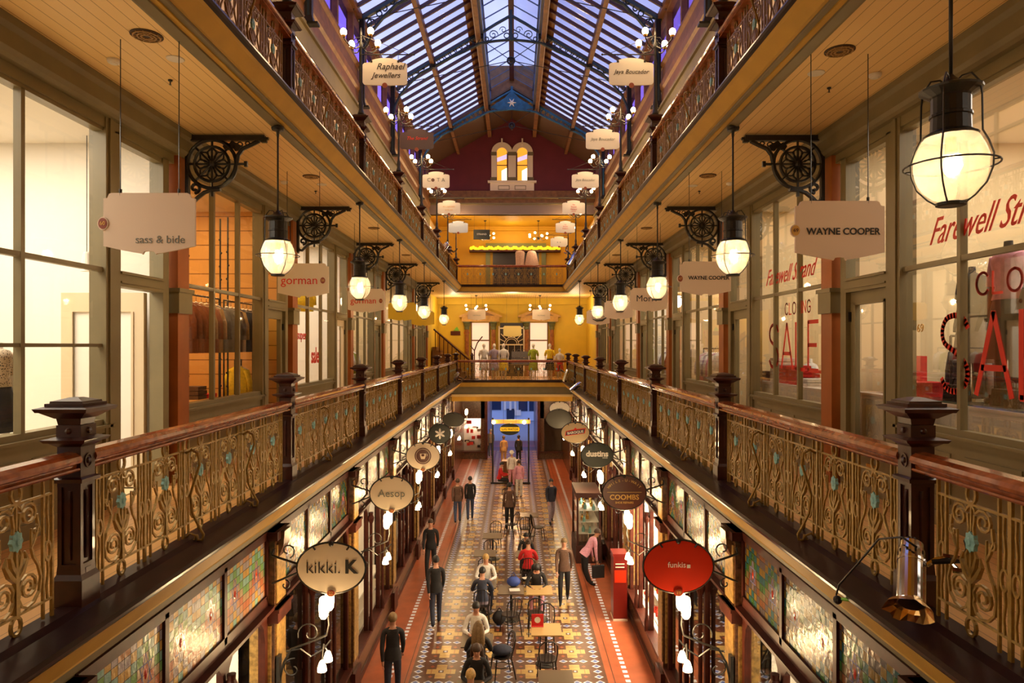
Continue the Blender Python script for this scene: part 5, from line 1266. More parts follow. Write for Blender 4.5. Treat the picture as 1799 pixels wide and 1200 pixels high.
stroke_text('CLOSING', .17, .17, .045, .022, XT, 10.5, .48, 'red CLOSING lettering above SALE on the second right window')
window_text('Farewell Strand', .37, XT, 10.4, 1.10, M_redtext, 'slanted red Farewell Strand script on the second right window', off=0, shear=.7, sx=.78)
window_text('69', .12, XT, 7.0, .18, M_gold, 'small gold 69 on the nearest right window')
window_text('sale', .48, XT, 15.1, -.22, M_redtext, 'red sale lettering low on the third left shop window', off=.012, s=-1, sx=.8)
window_text('super', .26, XT, 14.15, .22, M_redtext, 'small red super lettering on the third left shop window', off=.004, s=-1)

def mannequin(name, x, y, z, rz, label, mtop, mbot, h=1.7, skirt=True, head=True, base=True, bodym=None):
    r = empty(name, (x, y, z), rz); tag(r, label, 'mannequin'); k = h/1.7; bm = bodym or M_iwhite
    b = MB(); b.sm = True
    b.lathe([(.05, .80), (.15, .86), (.155, .95), (.115, 1.10), (.14, 1.25), (.165, 1.34), (.13, 1.42), (.05, 1.46), (.045, 1.53)], n=16, sy=.68)
    for s in (-1, 1):
        b.tube([(s*.17, 0, 1.38), (s*.22, .02, 1.10), (s*.20, -.06, .86), (s*.19, -.08, .78)], [.045, .038, .026, .018], 8)
        b.tube([(s*.08, 0, .88), (s*.09, -.01, .48), (s*.09, 0, .08)], [.08, .055, .035], 8); b.tube([(s*.09, .02, .04), (s*.09, -.16, .02)], [.035, .022], 6)
    if head: b.ball((0, 0, 1.62), .09, 12, 10, (.85, 1, 1.2))
    b.build('body', bm, r)
    b = MB(); b.sm = True
    b.lathe([(.165, .98), (.13, 1.10), (.155, 1.25), (.18, 1.34), (.14, 1.425), (.07, 1.45)], n=18, sy=.72)
    for s in (-1, 1): b.tube([(s*.15, 0, 1.385), (s*.21, .01, 1.24), (s*.225, .01, 1.12)], [.065, .06, .058], 8)
    b.build('top', mtop, r)
    if mbot:
        b = MB(); b.sm = True
        b.lathe([(.25 if skirt else .2, .42), (.22, .6), (.18, .86), (.135, 1.02)], n=20, sy=.75); b.build('skirt', mbot, r)
    if base: b = MB(); b.lathe([(.16, 0), (.16, .015), (.02, .02), (.015, .5)], n=16); b.build('base', M_chrome, r)
    r.scale = (k, k, k); return r
def leopard():
    m = mat('spotted_print', (.7, .55, .35), .8); nt = m.node_tree; n = nt.nodes; p = n['Principled BSDF']
    v = n.new('ShaderNodeTexVoronoi'); v.inputs['Scale'].default_value = 45; tc = n.new('ShaderNodeTexCoord'); nt.links.new(tc.outputs['Object'], v.inputs['Vector'])
    r = n.new('ShaderNodeValToRGB'); r.color_ramp.elements[0].position = .28; r.color_ramp.elements[0].color = (.03, .015, .01, 1); r.color_ramp.elements[1].position = .36; r.color_ramp.elements[1].color = (.75, .6, .42, 1)
    nt.links.new(v.outputs['Distance'], r.inputs[0]); nt.links.new(r.outputs[0], p.inputs['Base Color']); return m
M_cloth = {c: mat('cloth_'+c, v, .85, noise=.15, nscale=20) for c, v in dict(black=(.015, .013, .014), navy=(.03, .035, .06), grey=(.2, .18, .17), rust=(.38, .11, .03), camel=(.5, .3, .12), white=(.8, .76, .7), red=(.6, .02, .02), olive=(.28, .30, .03), yellow=(.85, .6, .03), pink=(.75, .35, .45), green=(.35, .42, .03), denim=(.08, .11, .2), lilac=(.4, .33, .42), brown=(.13, .07, .045)).items()}
mannequin('mannequin', -4.95, 6.72, -1.18, PI/2, 'mannequin in a spotted top and long black skirt at the left edge', leopard(), M_cloth['black'], 1.35, head=False, base=False)
b = MB(); b.box(-5.3, -4.65, 6.2, 7.2, -1.76, -1.185); o = b.build('window_plinth', M_iwhite); tag(o, 'white plinth under the spotted-top mannequin', 'plinth')
for x, y, z, l in ((-5.2, 8.5, 1.05, 'inside the bright white left shop'), (-5.0, 16.6, .95, 'inside the third left shop above the sale lettering')):
    r = empty('cone_pendant', (x, y, z)); tag(r, 'small pale cone pendant lamp hanging '+l, 'pendant lamp')
    b = MB(); b.lathe([(.075, -.12), (.07, -.1), (.045, .1), (.03, .12)], n=14); b.build('lamp_shade', M_white, r)
    b = MB(); b.tube([(0, 0, .12), (0, 0, 2.62-z)], .005, 5); b.build('flex', M_black, r)
# door with glass pane seen inside the white shop
r = empty('inner_door', (-4.96, 8.46, -1.74)); r.scale = (.68, 1, .94); tag(r, 'cream glazed door standing open inward at the bright white left shop', 'door')
b = MB()
for x0, x1, z0, z1 in ((-.75, -.57, 0, 2.55), (.57, .75, 0, 2.55), (-.57, .57, 2.3, 2.55), (-.57, .57, 0, .25)): b.box(x0, x1, -.04, .04, z0, z1)
b.box(-.57, -.53, -.055, -.04, .25, 2.3); b.box(.53, .57, -.055, -.04, .25, 2.3); b.build('door_frame', M_creamdoor, r)
b = MB(); b.box(-.57, .57, -.01, .01, .25, 2.3); b.build('door_panel', M_iwhite, r)
def garment_mesh(m, L=.75):
    b = MB(); b.sm = True; b.m = 0
    b.lathe([(.20, -L-.15), (.21, -L*.5-.1), (.19, -.25), (.17, -.18), (.05, -.12)], n=10, sx=1, sy=.28)
    for s in (-1, 1): b.tube([(s*.15, 0, -.20), (s*.22, 0, -.42), (s*.23, 0, -.68)], [.05, .045, .04], 6)
    b.m = 1; b.tube([(-.18, 0, -.19), (0, 0, -.10), (.18, 0, -.19)], .008, 4); b.tube([(0, 0, -.10), (0, 0, .0), (.02, 0, .02)], .005, 4)
    return b.mesh('hung_garment', [m, M_chrome])
GM = {c: garment_mesh(M_cloth[c], .55 if c in ('white', 'red') else .75) for c in M_cloth}
def rack(x, y, L, cols, label, glab, rz=0., top=1.55, hang_x=False):
    r = empty('clothes_rail', (x, y, -1.76), rz); tag(r, label, 'clothes rail')
    b = MB()
    for u in (-L/2, L/2): b.tube([(0, u, 0), (0, u, top)], .015, 6); b.tube([(-.25, u, .02), (.25, u, .02)], .015, 6)
    b.tube([(0, -L/2, top), (0, L/2, top)], .014, 6); b.build('rail_frame', M_black, r)
    n = len(cols)
    for i, c in enumerate(cols):
        u = -L/2+.12+(L-.24)*i/(n-1); lx = u*-math.sin(rz); ly = u*math.cos(rz)
        o = inst('hung_garment', GM[c], None, (x+lx, y+ly, -1.76+top-.0), rz+random.uniform(-.1, .1))
        tag(o, glab, 'garment', glab)
random.seed(11)
rack(-4.85, 10.75, 1.5, ['rust']*4+['camel', 'rust', 'camel', 'grey'], 'black clothes rail in the timber-lined left shop window, nearer one', 'rust and camel garments on the nearer rail of the left timber shop', top=2.55)
rack(-4.9, 12.45, 1.3, ['grey', 'brown', 'camel', 'navy', 'navy', 'black', 'navy'], 'black clothes rail in the timber-lined left shop, farther one', 'dark garments on the farther rail of the left timber shop', top=2.55)
for i, (x, y) in enumerate(((-5.0, 9.5), (-5.2, 9.75), (-5.1, 10.9), (-5.0, 12.2), (-5.2, 12.35))):
    b = MB(); b.tube([(0, 0, -1.76), (0, 0, 2.3)], .016, 6)
    for k in range(14): b.ball((random.uniform(-.02, .02), 0, -1.2+k*.24), .022, 6, 4)
    o = b.build('beaded_pole', M_black, None, (x, y, 0)); tag(o, 'slender dark beaded pole in the left timber shop window, %s from the camera' % ORD[i], 'pole', 'beaded poles in the left timber shop')
for i, (y, z) in enumerate(((9.6, .3), (11.1, .6), (12.3, .1))):
    r = empty('bead_chandelier', (-6.6, y, z+.25)); tag(r, 'sparkling glass chandelier inside the left timber shop, %s one' % ['near', 'middle', 'far'][i], 'chandelier', 'glass chandeliers in the left timber shop')
    b = MB()
    for k in range(8): a = k*PI/4; b.sm = True; b.ball((.28*math.cos(a), .28*math.sin(a), .05*(k % 2)), .035, 8, 6)
    b.build('lit_bulb', M_bulb, r)
    b = MB(); b.tube([(.28*math.cos(2*PI*i2/16), .28*math.sin(2*PI*i2/16), -.04) for i2 in range(16)], .012, 5, True); b.tube([(0, 0, 0), (0, 0, 2.35-z)], .008, 5)
    for k in range(4): a = k*PI/2; b.tube([(0, 0, .2), (.28*math.cos(a), .28*math.sin(a), -.04)], .008, 4)
    b.build('frame', M_brass, r)
b = MB(); b.box(-6.2, -5.4, 9.3, 12.9, -1.76, -.95); o = b.build('display_table', M_iwarm); tag(o, 'timber display table low in the left timber shop', 'table')
for i, (y, c, h) in enumerate(((9.6, 'rust', .4), (10.5, 'olive', .45), (11.3, 'yellow', .2), (12.2, 'brown', .25), (12.6, 'red', .15))):
    b = MB()
    for k in range(int(h/.08)): b.box(-.2+random.uniform(-.02, .02), .2, -.17, .17+random.uniform(-.02, .02), k*.08, k*.08+.07)
    o = b.build('folded_clothes', M_cloth[c], None, (-5.65, y, -.95)); tag(o, '%s pile of folded clothes on the display table in the left timber shop' % c, 'clothes pile')
rack(-5.1, 13.5-.6, .3, ['yellow', 'yellow'], 'short rail behind the door of the left timber shop', 'yellow garments behind the left timber shop door', top=1.5)
# right shop, nearest: dark clothes and forms
random.seed(12)
rack(6.35, 8.1, 2.1, ['navy', 'black', 'black', 'denim', 'black', 'navy', 'grey', 'black', 'black', 'navy', 'black', 'grey', 'denim', 'black', 'brown', 'black', 'navy', 'black', 'black', 'grey', 'black', 'navy'], 'long chrome rail of dark clothes in the nearest right shop', 'dark garments on the long rail of the nearest right shop', rz=PI/2, top=1.88)
rack(6.5, 7.2, 1.4, ['grey', 'denim', 'black', 'brown', 'navy', 'black', 'denim'], 'short rail of denim and tartan clothes in the nearest right shop', 'garments on the short rail of the nearest right shop', top=1.3)
mannequin('mannequin', 4.95, 7.2, -.56, -PI/2, 'tall headless form in a black top and grey skirt in the nearest right window', M_cloth['black'], M_cloth['grey'], 1.55, head=False, bodym=M_cloth['black'])
mannequin('mannequin', 4.9, 6.6, -.56, -PI/2, 'headless form in a pinkish jacket and black skirt in the nearest right window', M_cloth['pink'], M_cloth['black'], 1.75, head=False, bodym=M_cloth['black'])
b = MB(); b.box(4.5, 5.2, 5.2, 8.7, -1.76, -.61); b.box(4.48, 5.24, 5.15, 8.72, -.61, -.58); o = b.build('window_plinth', [M_white, ]); tag(o, 'white window plinth in the nearest right shop', 'plinth')
b = MB(); b.box(4.5, 5.2, 5.2, 7.5, -.579, -.562); o = b.build('glass_shelf', mat('green_glass_shelf', (.10, .17, .13), .1)); tag(o, 'greenish glass shelf on the right window plinth', 'shelf')
b = MB(); b.box(4.75, 5.05, 8.15, 8.5, -.58, -.12); b.m = 1
for k in range(4): b.ball((4.9, 8.145, -.52+.12*k), .012, 6, 4)
o = b.build('red_drawer_unit', [M_cloth['red'], M_black]); tag(o, 'bright red drawer unit behind the nearest right shop door', 'drawers')
b = MB(); b.box(-.2, .2, -.15, .15, 0, .16); b.box(-.21, .21, -.16, .16, .13, .17)
o = b.build('red_box', M_cloth['red'], None, (4.75, 7.75, -.578)); tag(o, 'red box on the glass shelf of the nearest right window', 'box')
for i, (y, w) in enumerate(((7.0, .14), (6.25, .18))):
    b = MB(); b.prism([(-w, 0), (w, 0), (w*.85, .16), (-w*.85, .16)], 0, -.06, .06); b.tube([(0, w*.5*math.cos(a), .15+.09*math.sin(a)) for a in [PI*k/8 for k in range(9)]], .008, 5)
    o = b.build('handbag', M_cloth['black'], None, (4.66, y, -.56)); tag(o, '%s black handbag on the glass shelf of the nearest right window' % ['smaller', 'larger'][i], 'handbag')
r = empty('dark_filler_cabinet', (6.4, 8.64, -1.76), -PI/2); tag(r, 'added low black unit darkening the back of the nearest right shop', 'cabinet')
b = MB(); b.box(-.15, .15, -1.15, 1.15, 0, 1.05); b.build('body', M_cloth['black'], r)  # invented furniture, put in to make the lower back read dark
b = MB()
for k in range(3): b.box(.15, .165, -1.1, 1.1, .3+.3*k, .32+.3*k)
b.build('shelf_edge', M_chrome, r)
# second right shop
b = MB(); b.box(4.5, 5.25, 9.2, 12.9, -1.76, -.62); o = b.build('window_plinth', M_white); tag(o, 'white window plinth in the second right shop', 'plinth')
for i, (y, c, h) in enumerate(((10.6, 'white', .16), (11.0, 'red', .24), (11.4, 'red', .3), (11.8, 'white', .42), (12.2, 'brown', .2))):
    b = MB()
    for k in range(int(h/.06)): b.box(-.2, .2+random.uniform(-.03, .03), -.15+random.uniform(-.02, .02), .15, k*.06, k*.06+.052)
    o = b.build('folded_clothes', M_cloth[c], None, (4.8, y, -.62)); tag(o, '%s folded pile on the second right window plinth, %s along it' % (c, ORD[i]), 'clothes pile')
mannequin('mannequin', 5.55, 11.5, -1.76, -PI/2, 'mannequin in a navy coat in the second right window', M_cloth['navy'], M_cloth['navy'], 1.75, head=False)
mannequin('mannequin', 5.5, 12.4, -1.76, -PI/2, 'mannequin in white with dark trousers in the second right window', M_cloth['white'], M_cloth['black'], 1.7, head=False)
random.seed(13)
rack(5.0, 16.9, 1.4, ['white', 'pink', 'white', 'lilac', 'white', 'pink', 'white'], 'clothes rail of pale shirts in the third right shop', 'pale shirts on the rail of the third right shop', top=1.7)
rack(-5.0, 20.6, 2.2, ['red', 'white', 'grey', 'red', 'white', 'olive', 'white'], 'clothes rail in the fourth left shop', 'garments on the rail of the fourth left shop', top=1.7)
rack(5.0, 21.2, 2.2, ['green', 'white', 'rust', 'white', 'lilac', 'white'], 'clothes rail in the fourth right shop', 'garments on the rail of the fourth right shop', top=1.7)
o = inst('hung_garment', GM['yellow'], None, (-4.85, 16.2, 1.45), .5); o.scale = (1, 1, .7); tag(o, 'bright yellow top hung high in the third left shop window', 'garment')
b = MB(); b.tube([(0, 0, 0), (0, 0, 1.7)], .004, 4); b.build('hanging_wire', M_black, o)
# shoppers' goods on the first-floor end gallery
for x, y, mt, mb_, lab in ((-1.5, 36.2, 'white', 'white', 'mannequin in a long white dress, leftmost behind the far railing'), (-.95, 36.0, 'lilac', 'lilac', 'mannequin in a pale lilac dress behind the far railing'),
                           (-.45, 35.9, 'white', 'yellow', 'mannequin in a white top and yellow skirt behind the far railing'), (1.12, 36.2, 'green', 'green', 'mannequin in a long green dress behind the far railing'),
                           (2.0, 36.4, 'yellow', 'black', 'mannequin in a yellow top and black skirt behind the far railing')):
    mannequin('mannequin', x, y, -1.745, 0, lab, M_cloth[mt], M_cloth[mb_], 1.85)
mannequin('mannequin', 2.5, 36.0, -1.745, 0, 'white mannequin in red shorts, rightmost behind the far railing', M_cloth['white'], M_cloth['red'], 1.6, bodym=M_white)
r = empty('garment_stand', (.45, 36.6, -1.745)); tag(r, 'dark grey quilted bags on a stand at the middle of the far gallery', 'stand')
b = MB(); b.box(-.5, .5, -.15, .15, .75, 1.1); b.box(-.48, .5, -.17, .15, 1.12, 1.45)
for u in (-.35, -.1, .15, .4): b.tube([(u+.1*math.cos(a), -.16, 1.45+.12*math.sin(a)) for a in [PI*k/8 for k in range(9)]], .012, 4)
b.build('bags', M_cloth['grey'], r)
b = MB()
for u in (-.5, .5): b.tube([(u, 0, 0), (u, 0, 1.5)], .02, 6)
b.box(-.5, .5, -.2, .2, .7, .74); b.build('stand_frame', M_black, r)
b = MB(); b.tube([(0, 0, 0), (0, 0, 1.5), (.15, 0, 1.9), (.42, 0, 2.25)], .03, 6); b.tube([(0, 0, 1.5), (-.2, 0, 1.75)], .025, 6); b.lathe([(.25, 0), (.22, .04)], n=12)
o = b.build('branch_stand', M_dwood, None, (-1.98, 35.8, -1.745)); tag(o, 'dark branching display stand at the left of the far gallery', 'stand')
# ---------------------------------------------------------------- cafe furniture
def cafe_chair_parts():
    r = empty('cafe_chair'); m = mat('black_bentwood', (.018, .012, .010), .35, noise=.3, nscale=12)
    b = MB(); b.lathe([(.19, .44), (.205, .45), (.205, .47), (.18, .478)], n=20); b.build('seat', m, r)
    for s in (-1, 1):
        b = MB(); b.tube([(s*.14, .15, .44), (s*.17, .2, 0)], [.017, .012], 6); b.build('leg', m, r)
        b = MB(); b.tube([(s*.15, -.15, .46), (s*.17, -.21, .2), (s*.18, -.25, 0)], [.018, .015, .012], 6); b.build('leg', m, r)
    b = MB(); b.tube([(-.16, -.16, .45), (-.19, -.2, .65), (-.18, -.24, .82), (-.09, -.26, .90), (0, -.265, .915), (.09, -.26, .90), (.18, -.24, .82), (.19, -.2, .65), (.16, -.16, .45)], .015, 6)
    for x in (-.07, 0, .07): b.tube([(x, -.18, .46), (x, -.23, .68), (x, -.258, .895)], .009, 5)
    b.build('backrest', m, r)
    b = MB(); b.tube([(.15*math.cos(2*PI*i/16), .15*math.sin(2*PI*i/16), .25) for i in range(16)], .009, 5, True); b.build('stretcher', m, r)
    return r
def table_parts(m):
    r = empty('cafe_table'); b = MB(); b.box(-.32, .32, -.32, .32, .72, .745); b.build('tabletop', m, r)
    b = MB(); b.lathe([(.028, .06), (.028, .72)], n=10); b.box(-.12, .12, -.12, .12, .70, .72); b.build('pedestal', M_black, r)
    b = MB(); b.lathe([(.23, 0), (.22, .02), (.06, .05), (.03, .07)], n=18); b.build('base', M_black, r)
    return r
def gp(px, py, h=0.):   # ground position under an image point of height h above the floor
    Y = (6.8-h)*1199/(py-608); return ((px-904)/1199*Y+.125, Y)
M_ttop = mat('dark_table_laminate', (.10, .065, .035), .3); M_tan = mat('tan_table_top', (.50, .32, .12), .35)
T0 = table_parts(M_ttop); T1 = table_parts(M_tan)
tabs = [((-.66, 17.4), M_ttop, 'cafe table between the blond diner and the person in a dark waistcoat'), ((-.74, 19.96), M_ttop, 'dark square cafe table just behind the blond diner, empty'), ((-.57, 21.8), M_ttop, 'dark square cafe table two behind the blond diner, empty'),
        ((.49, 19.9), M_ttop, 'cafe table in front of the dark-haired child'), ((.74, 16.95), M_tan, 'cafe table with papers before the person in black and pink'),
        ((.80, 14.6), M_tan, 'bare tan cafe table with a red menu stand, front centre'), ((.04, 16.97), M_ttop, 'small table with a white sheet between the chairs'),
        ((-.64, 14.05), M_ttop, 'cafe table between the white blouse and the long fair hair'), ((-.6, 12.05), M_ttop, 'cafe table at the bottom edge between two diners'),
        ((-.14, 27.4), M_ttop, 'far cafe table behind the standing man'), ((.65, 24.5), M_ttop, 'empty cafe table right of the standing man'), ((.88, 12.44), M_ttop, 'dark cafe table at the bottom edge on the right')]
used0 = used1 = False
for (px, py), m, lab in tabs:
    if m is M_ttop: o = T0 if not used0 else copy_tree(T0); used0 = True
    else: o = T1 if not used1 else copy_tree(T1); used1 = True
    o.location = (px, py, G); tag(o, lab, 'table', 'cafe tables down the middle of the arcade')
CH = cafe_chair_parts(); first = True
def chair(x, y, rz, lab):
    global first
    o = CH if first else copy_tree(CH); first = False
    o.location = (x, y, G); o.rotation_euler = (0, 0, rz); tag(o, lab, 'chair', 'cafe chairs down the middle of the arcade')
for x, y, rz, lab in ((.02, 16.15, .5, 'dark cafe chair turned sideways near the small table with a sheet'), (.62, 16.2, 0.05, 'dark cafe chair with its back to us before the papers'), (-.14, 14.0, 1.9, 'dark cafe chair holding a folded coat, front centre'),
                      (.78, 13.85, .1, 'dark cafe chair at the near side of the bare tan table'), (.75, 11.7, .5, 'dark cafe chair at the bottom edge on the right'), (.85, 15.35, PI, 'dark cafe chair beyond the bare tan table'),
                      (-.72, 19.25, 0.1, 'empty dark cafe chair just behind the blond diner'), (-.62, 21.0, 0, 'empty dark cafe chair at the farther empty left table'), (.95, 23.9, -1.3, 'dark cafe chair sideways near the right border'),
                      (.5, 23.75, 0., 'empty dark cafe chair at the table right of the standing man'), (.0, 24.3, 1., 'dark cafe chair by the right hand of the standing man'), (-.55, 23.2, .2, 'dark cafe chair near the standing man, left side'), (-.2, 28.1, PI, 'dark cafe chair at the far table')):
    chair(x, y, rz, lab)
x, y = gp(933, 1092, .9)
r = empty('menu_stand', (x, y+.05, G+.745-.0)); r.location = (.62, 14.75, G+.746); tag(r, 'red menu stand with a white round mark on the bare tan table', 'menu stand')
b = MB(); b.box(-.13, .13, -.01, .01, 0, .26); b.box(-.13, .13, -.05, .05, 0, .012); b.build('card', M_cloth['red'], r)
b = MB(); b.lathe([(.065, 0), (.065, .004)], n=20); o = b.build('round_mark', M_whttext, r, (0, -.012, .14)); o.rotation_euler = (PI/2, 0, 0)
def paper(px, py, w, l, rz, lab):
    x, y = gp(px, py, .75); b = MB(); b.box(-w, w, -l, l, 0, .006); o = b.build('paper_sheet', M_white, None, (x, y, G+.746), rz); tag(o, lab, 'paper')
paper(904, 1036, .13, .1, .1, 'white paper sheet on the small table by the blue bag'); paper(926, 1015, .12, .08, .5, 'white paper at the left hand of the woman in black and pink'); paper(948, 1014, .1, .08, -.3, 'white paper at the right hand of the woman in black and pink')
x, y = gp(900, 1013, .6); b = MB(); b.sm = True; b.ball((0, 0, 0), .16, 12, 8, (1.1, .7, .8)); b.tube([(-.08, 0, .1), (0, 0, .24), (.08, 0, .1)], .012, 5)
o = b.build('blue_bag', mat('royal_blue_cloth', (.03, .06, .28), .7), None, (.10, 17.2, G+.87)); tag(o, 'royal blue bag on the table left of the woman in black and pink', 'bag')
x, y = gp(876, 1133, .5); b = MB(); b.sm = True; b.ball((0, 0, 0), .2, 12, 8, (1.1, 1, .45)); o = b.build('folded_coat', M_cloth['lilac'] if False else M_cloth['navy'], None, (-.14, 14.0, G+.57)); tag(o, 'folded dark coat on the sideways chair at front centre', 'coat')
x, y = gp(877, 1083, .2); b = MB(); b.sm = True; b.ball((0, 0, .17), .17, 12, 8, (1, .8, 1)); b.tube([(-.08, 0, .3), (0, 0, .42), (.08, 0, .3)], .014, 5); o = b.build('black_handbag', M_cloth['black'], None, (x, y, G)); tag(o, 'black handbag on the floor right of the woman in white', 'handbag')

# ---------------------------------------------------------------- people
PEOPLE = []
HAIRC = {'black': (.012, .009, .008), 'brown': (.06, .03, .015), 'blond': (.50, .31, .10), 'darkblond': (.17, .10, .035), 'grey': (.4, .38, .36)}
def person(label, x, y, rz, pose, top, bot, hair='brown', style='short', h=1.68, seat=.47, z0=G, carry=None):
    lean = {'stand': .03, 'walk': .06, 'sit': .16, 'bend': .62, 'read': .38}[pose]; sit = pose in ('sit', 'read')
    hz = seat+.09 if sit else .93 if pose != 'bend' else .92
    by = 0 if pose != 'bend' else -.12
    B = Vector((0, by, hz)); u = Vector((0, math.sin(lean), math.cos(lean)))
    hl = lean*.8+(.35 if pose == 'read' else .12 if sit else 0); hu = Vector((0, math.sin(hl), math.cos(hl)))
    V, R, E, T = [], [], [], []     # T: region of each joint
    def node(p, r, t, par=None):
        V.append(Vector(p)); R.append(r if isinstance(r, tuple) else (r, r)); T.append(t)
        if par is not None: E.append((par, len(V)-1))
        return len(V)-1
    pel = node(B, (.155, .12), 'b'); wa = node(B+u*.16, (.13, .10), 't', pel); ch = node(B+u*.36, (.155, .115), 't', wa); nb = node(B+u*.49, (.085, .075), 't', ch)
    nk = node(B+u*.56, .052, 's', nb); hb = node(B+u*.56+hu*.075+Vector((0, .015, 0)), (.066, .07), 's', nk); hm = node(B+u*.56+hu*.15+Vector((0, .01, 0)), (.078, .092), 's', hb); ht = node(B+u*.56+hu*.22, (.058, .07), 's', hm)
    W = []
    for s in (-1, 1):
        sh = B+u*.455+Vector((s*.175, 0, 0))
        if pose == 'stand': el, wr = sh+Vector((s*.025, -.03, -.28)), sh+Vector((s*.015, .05, -.53))
        elif pose == 'walk': el, wr = sh+Vector((s*.025, s*.08-.04, -.27)), sh+Vector((s*.01, s*.2+.03, -.50))
        elif pose == 'bend': el, wr = sh+Vector((s*.03, .0, -.28)), sh+Vector((s*.0, .04, -.53))
        else: el, wr = sh+Vector((s*.09, .10, -.25)), sh+Vector((s*.0-s*.04, .34, -.24))
        a = node(sh, .064, 't', nb); c = node(el, .050, 't', a); w = node(wr, .034, 't', c)
        d = (wr-el).normalized(); p1 = node(wr+d*.05, (.036, .022), 's', w); p2 = node(wr+d*.09, (.034, .018), 's', p1); W.append((wr+d*.085, d, s))
        hip = B+Vector((s*.085, 0, -.04))
        if sit: kn, an = hip+Vector((s*.05, .42, .0)), Vector((s*.13, .40+by, .09))
        elif pose == 'walk': kn, an = hip+Vector((s*.01, .10+s*.10, -.41)), Vector((s*.09, s*.20, .09+(.04 if s < 0 else 0)))
        else: kn, an = hip+Vector((s*.01, .02+(-.02 if pose == 'bend' else 0), -.42)), Vector((s*.10, .02, .09))
        a = node(hip, .098, 'b', pel); c = node(kn, .070, 'b', a); an_ = node(an, .052, 'b', c)
        f1 = node(an+Vector((0, .06, -.045)), (.04, .034), 'f', an_); node(an+Vector((0, .16, -.062)), (.036, .022), 'f', f1)
    me = bpy.data.meshes.new('body'); me.from_pydata([tuple(v) for v in V], E, []); o = bpy.data.objects.new('body_skin', me); col.objects.link(o)
    md = o.modifiers.new('skin', 'SKIN'); md.use_smooth_shade = True
    sv = me.skin_vertices[0].data
    for i, r in enumerate(R): sv[i].radius = r; sv[i].use_root = (i == 0)
    o.modifiers.new('sub', 'SUBSURF').levels = 1; o.modifiers['sub'].render_levels = 1
    PEOPLE.append(dict(o=o, V=V, E=E, T=T, W=W, head=B+u*.56+hu*.14, hu=hu, label=label, x=x, y=y, rz=rz, top=top, bot=bot, hair=hair, style=style, h=h, z0=z0, chest=B+u*.36, u=u, carry=carry, sit=sit, B=B, R=R))
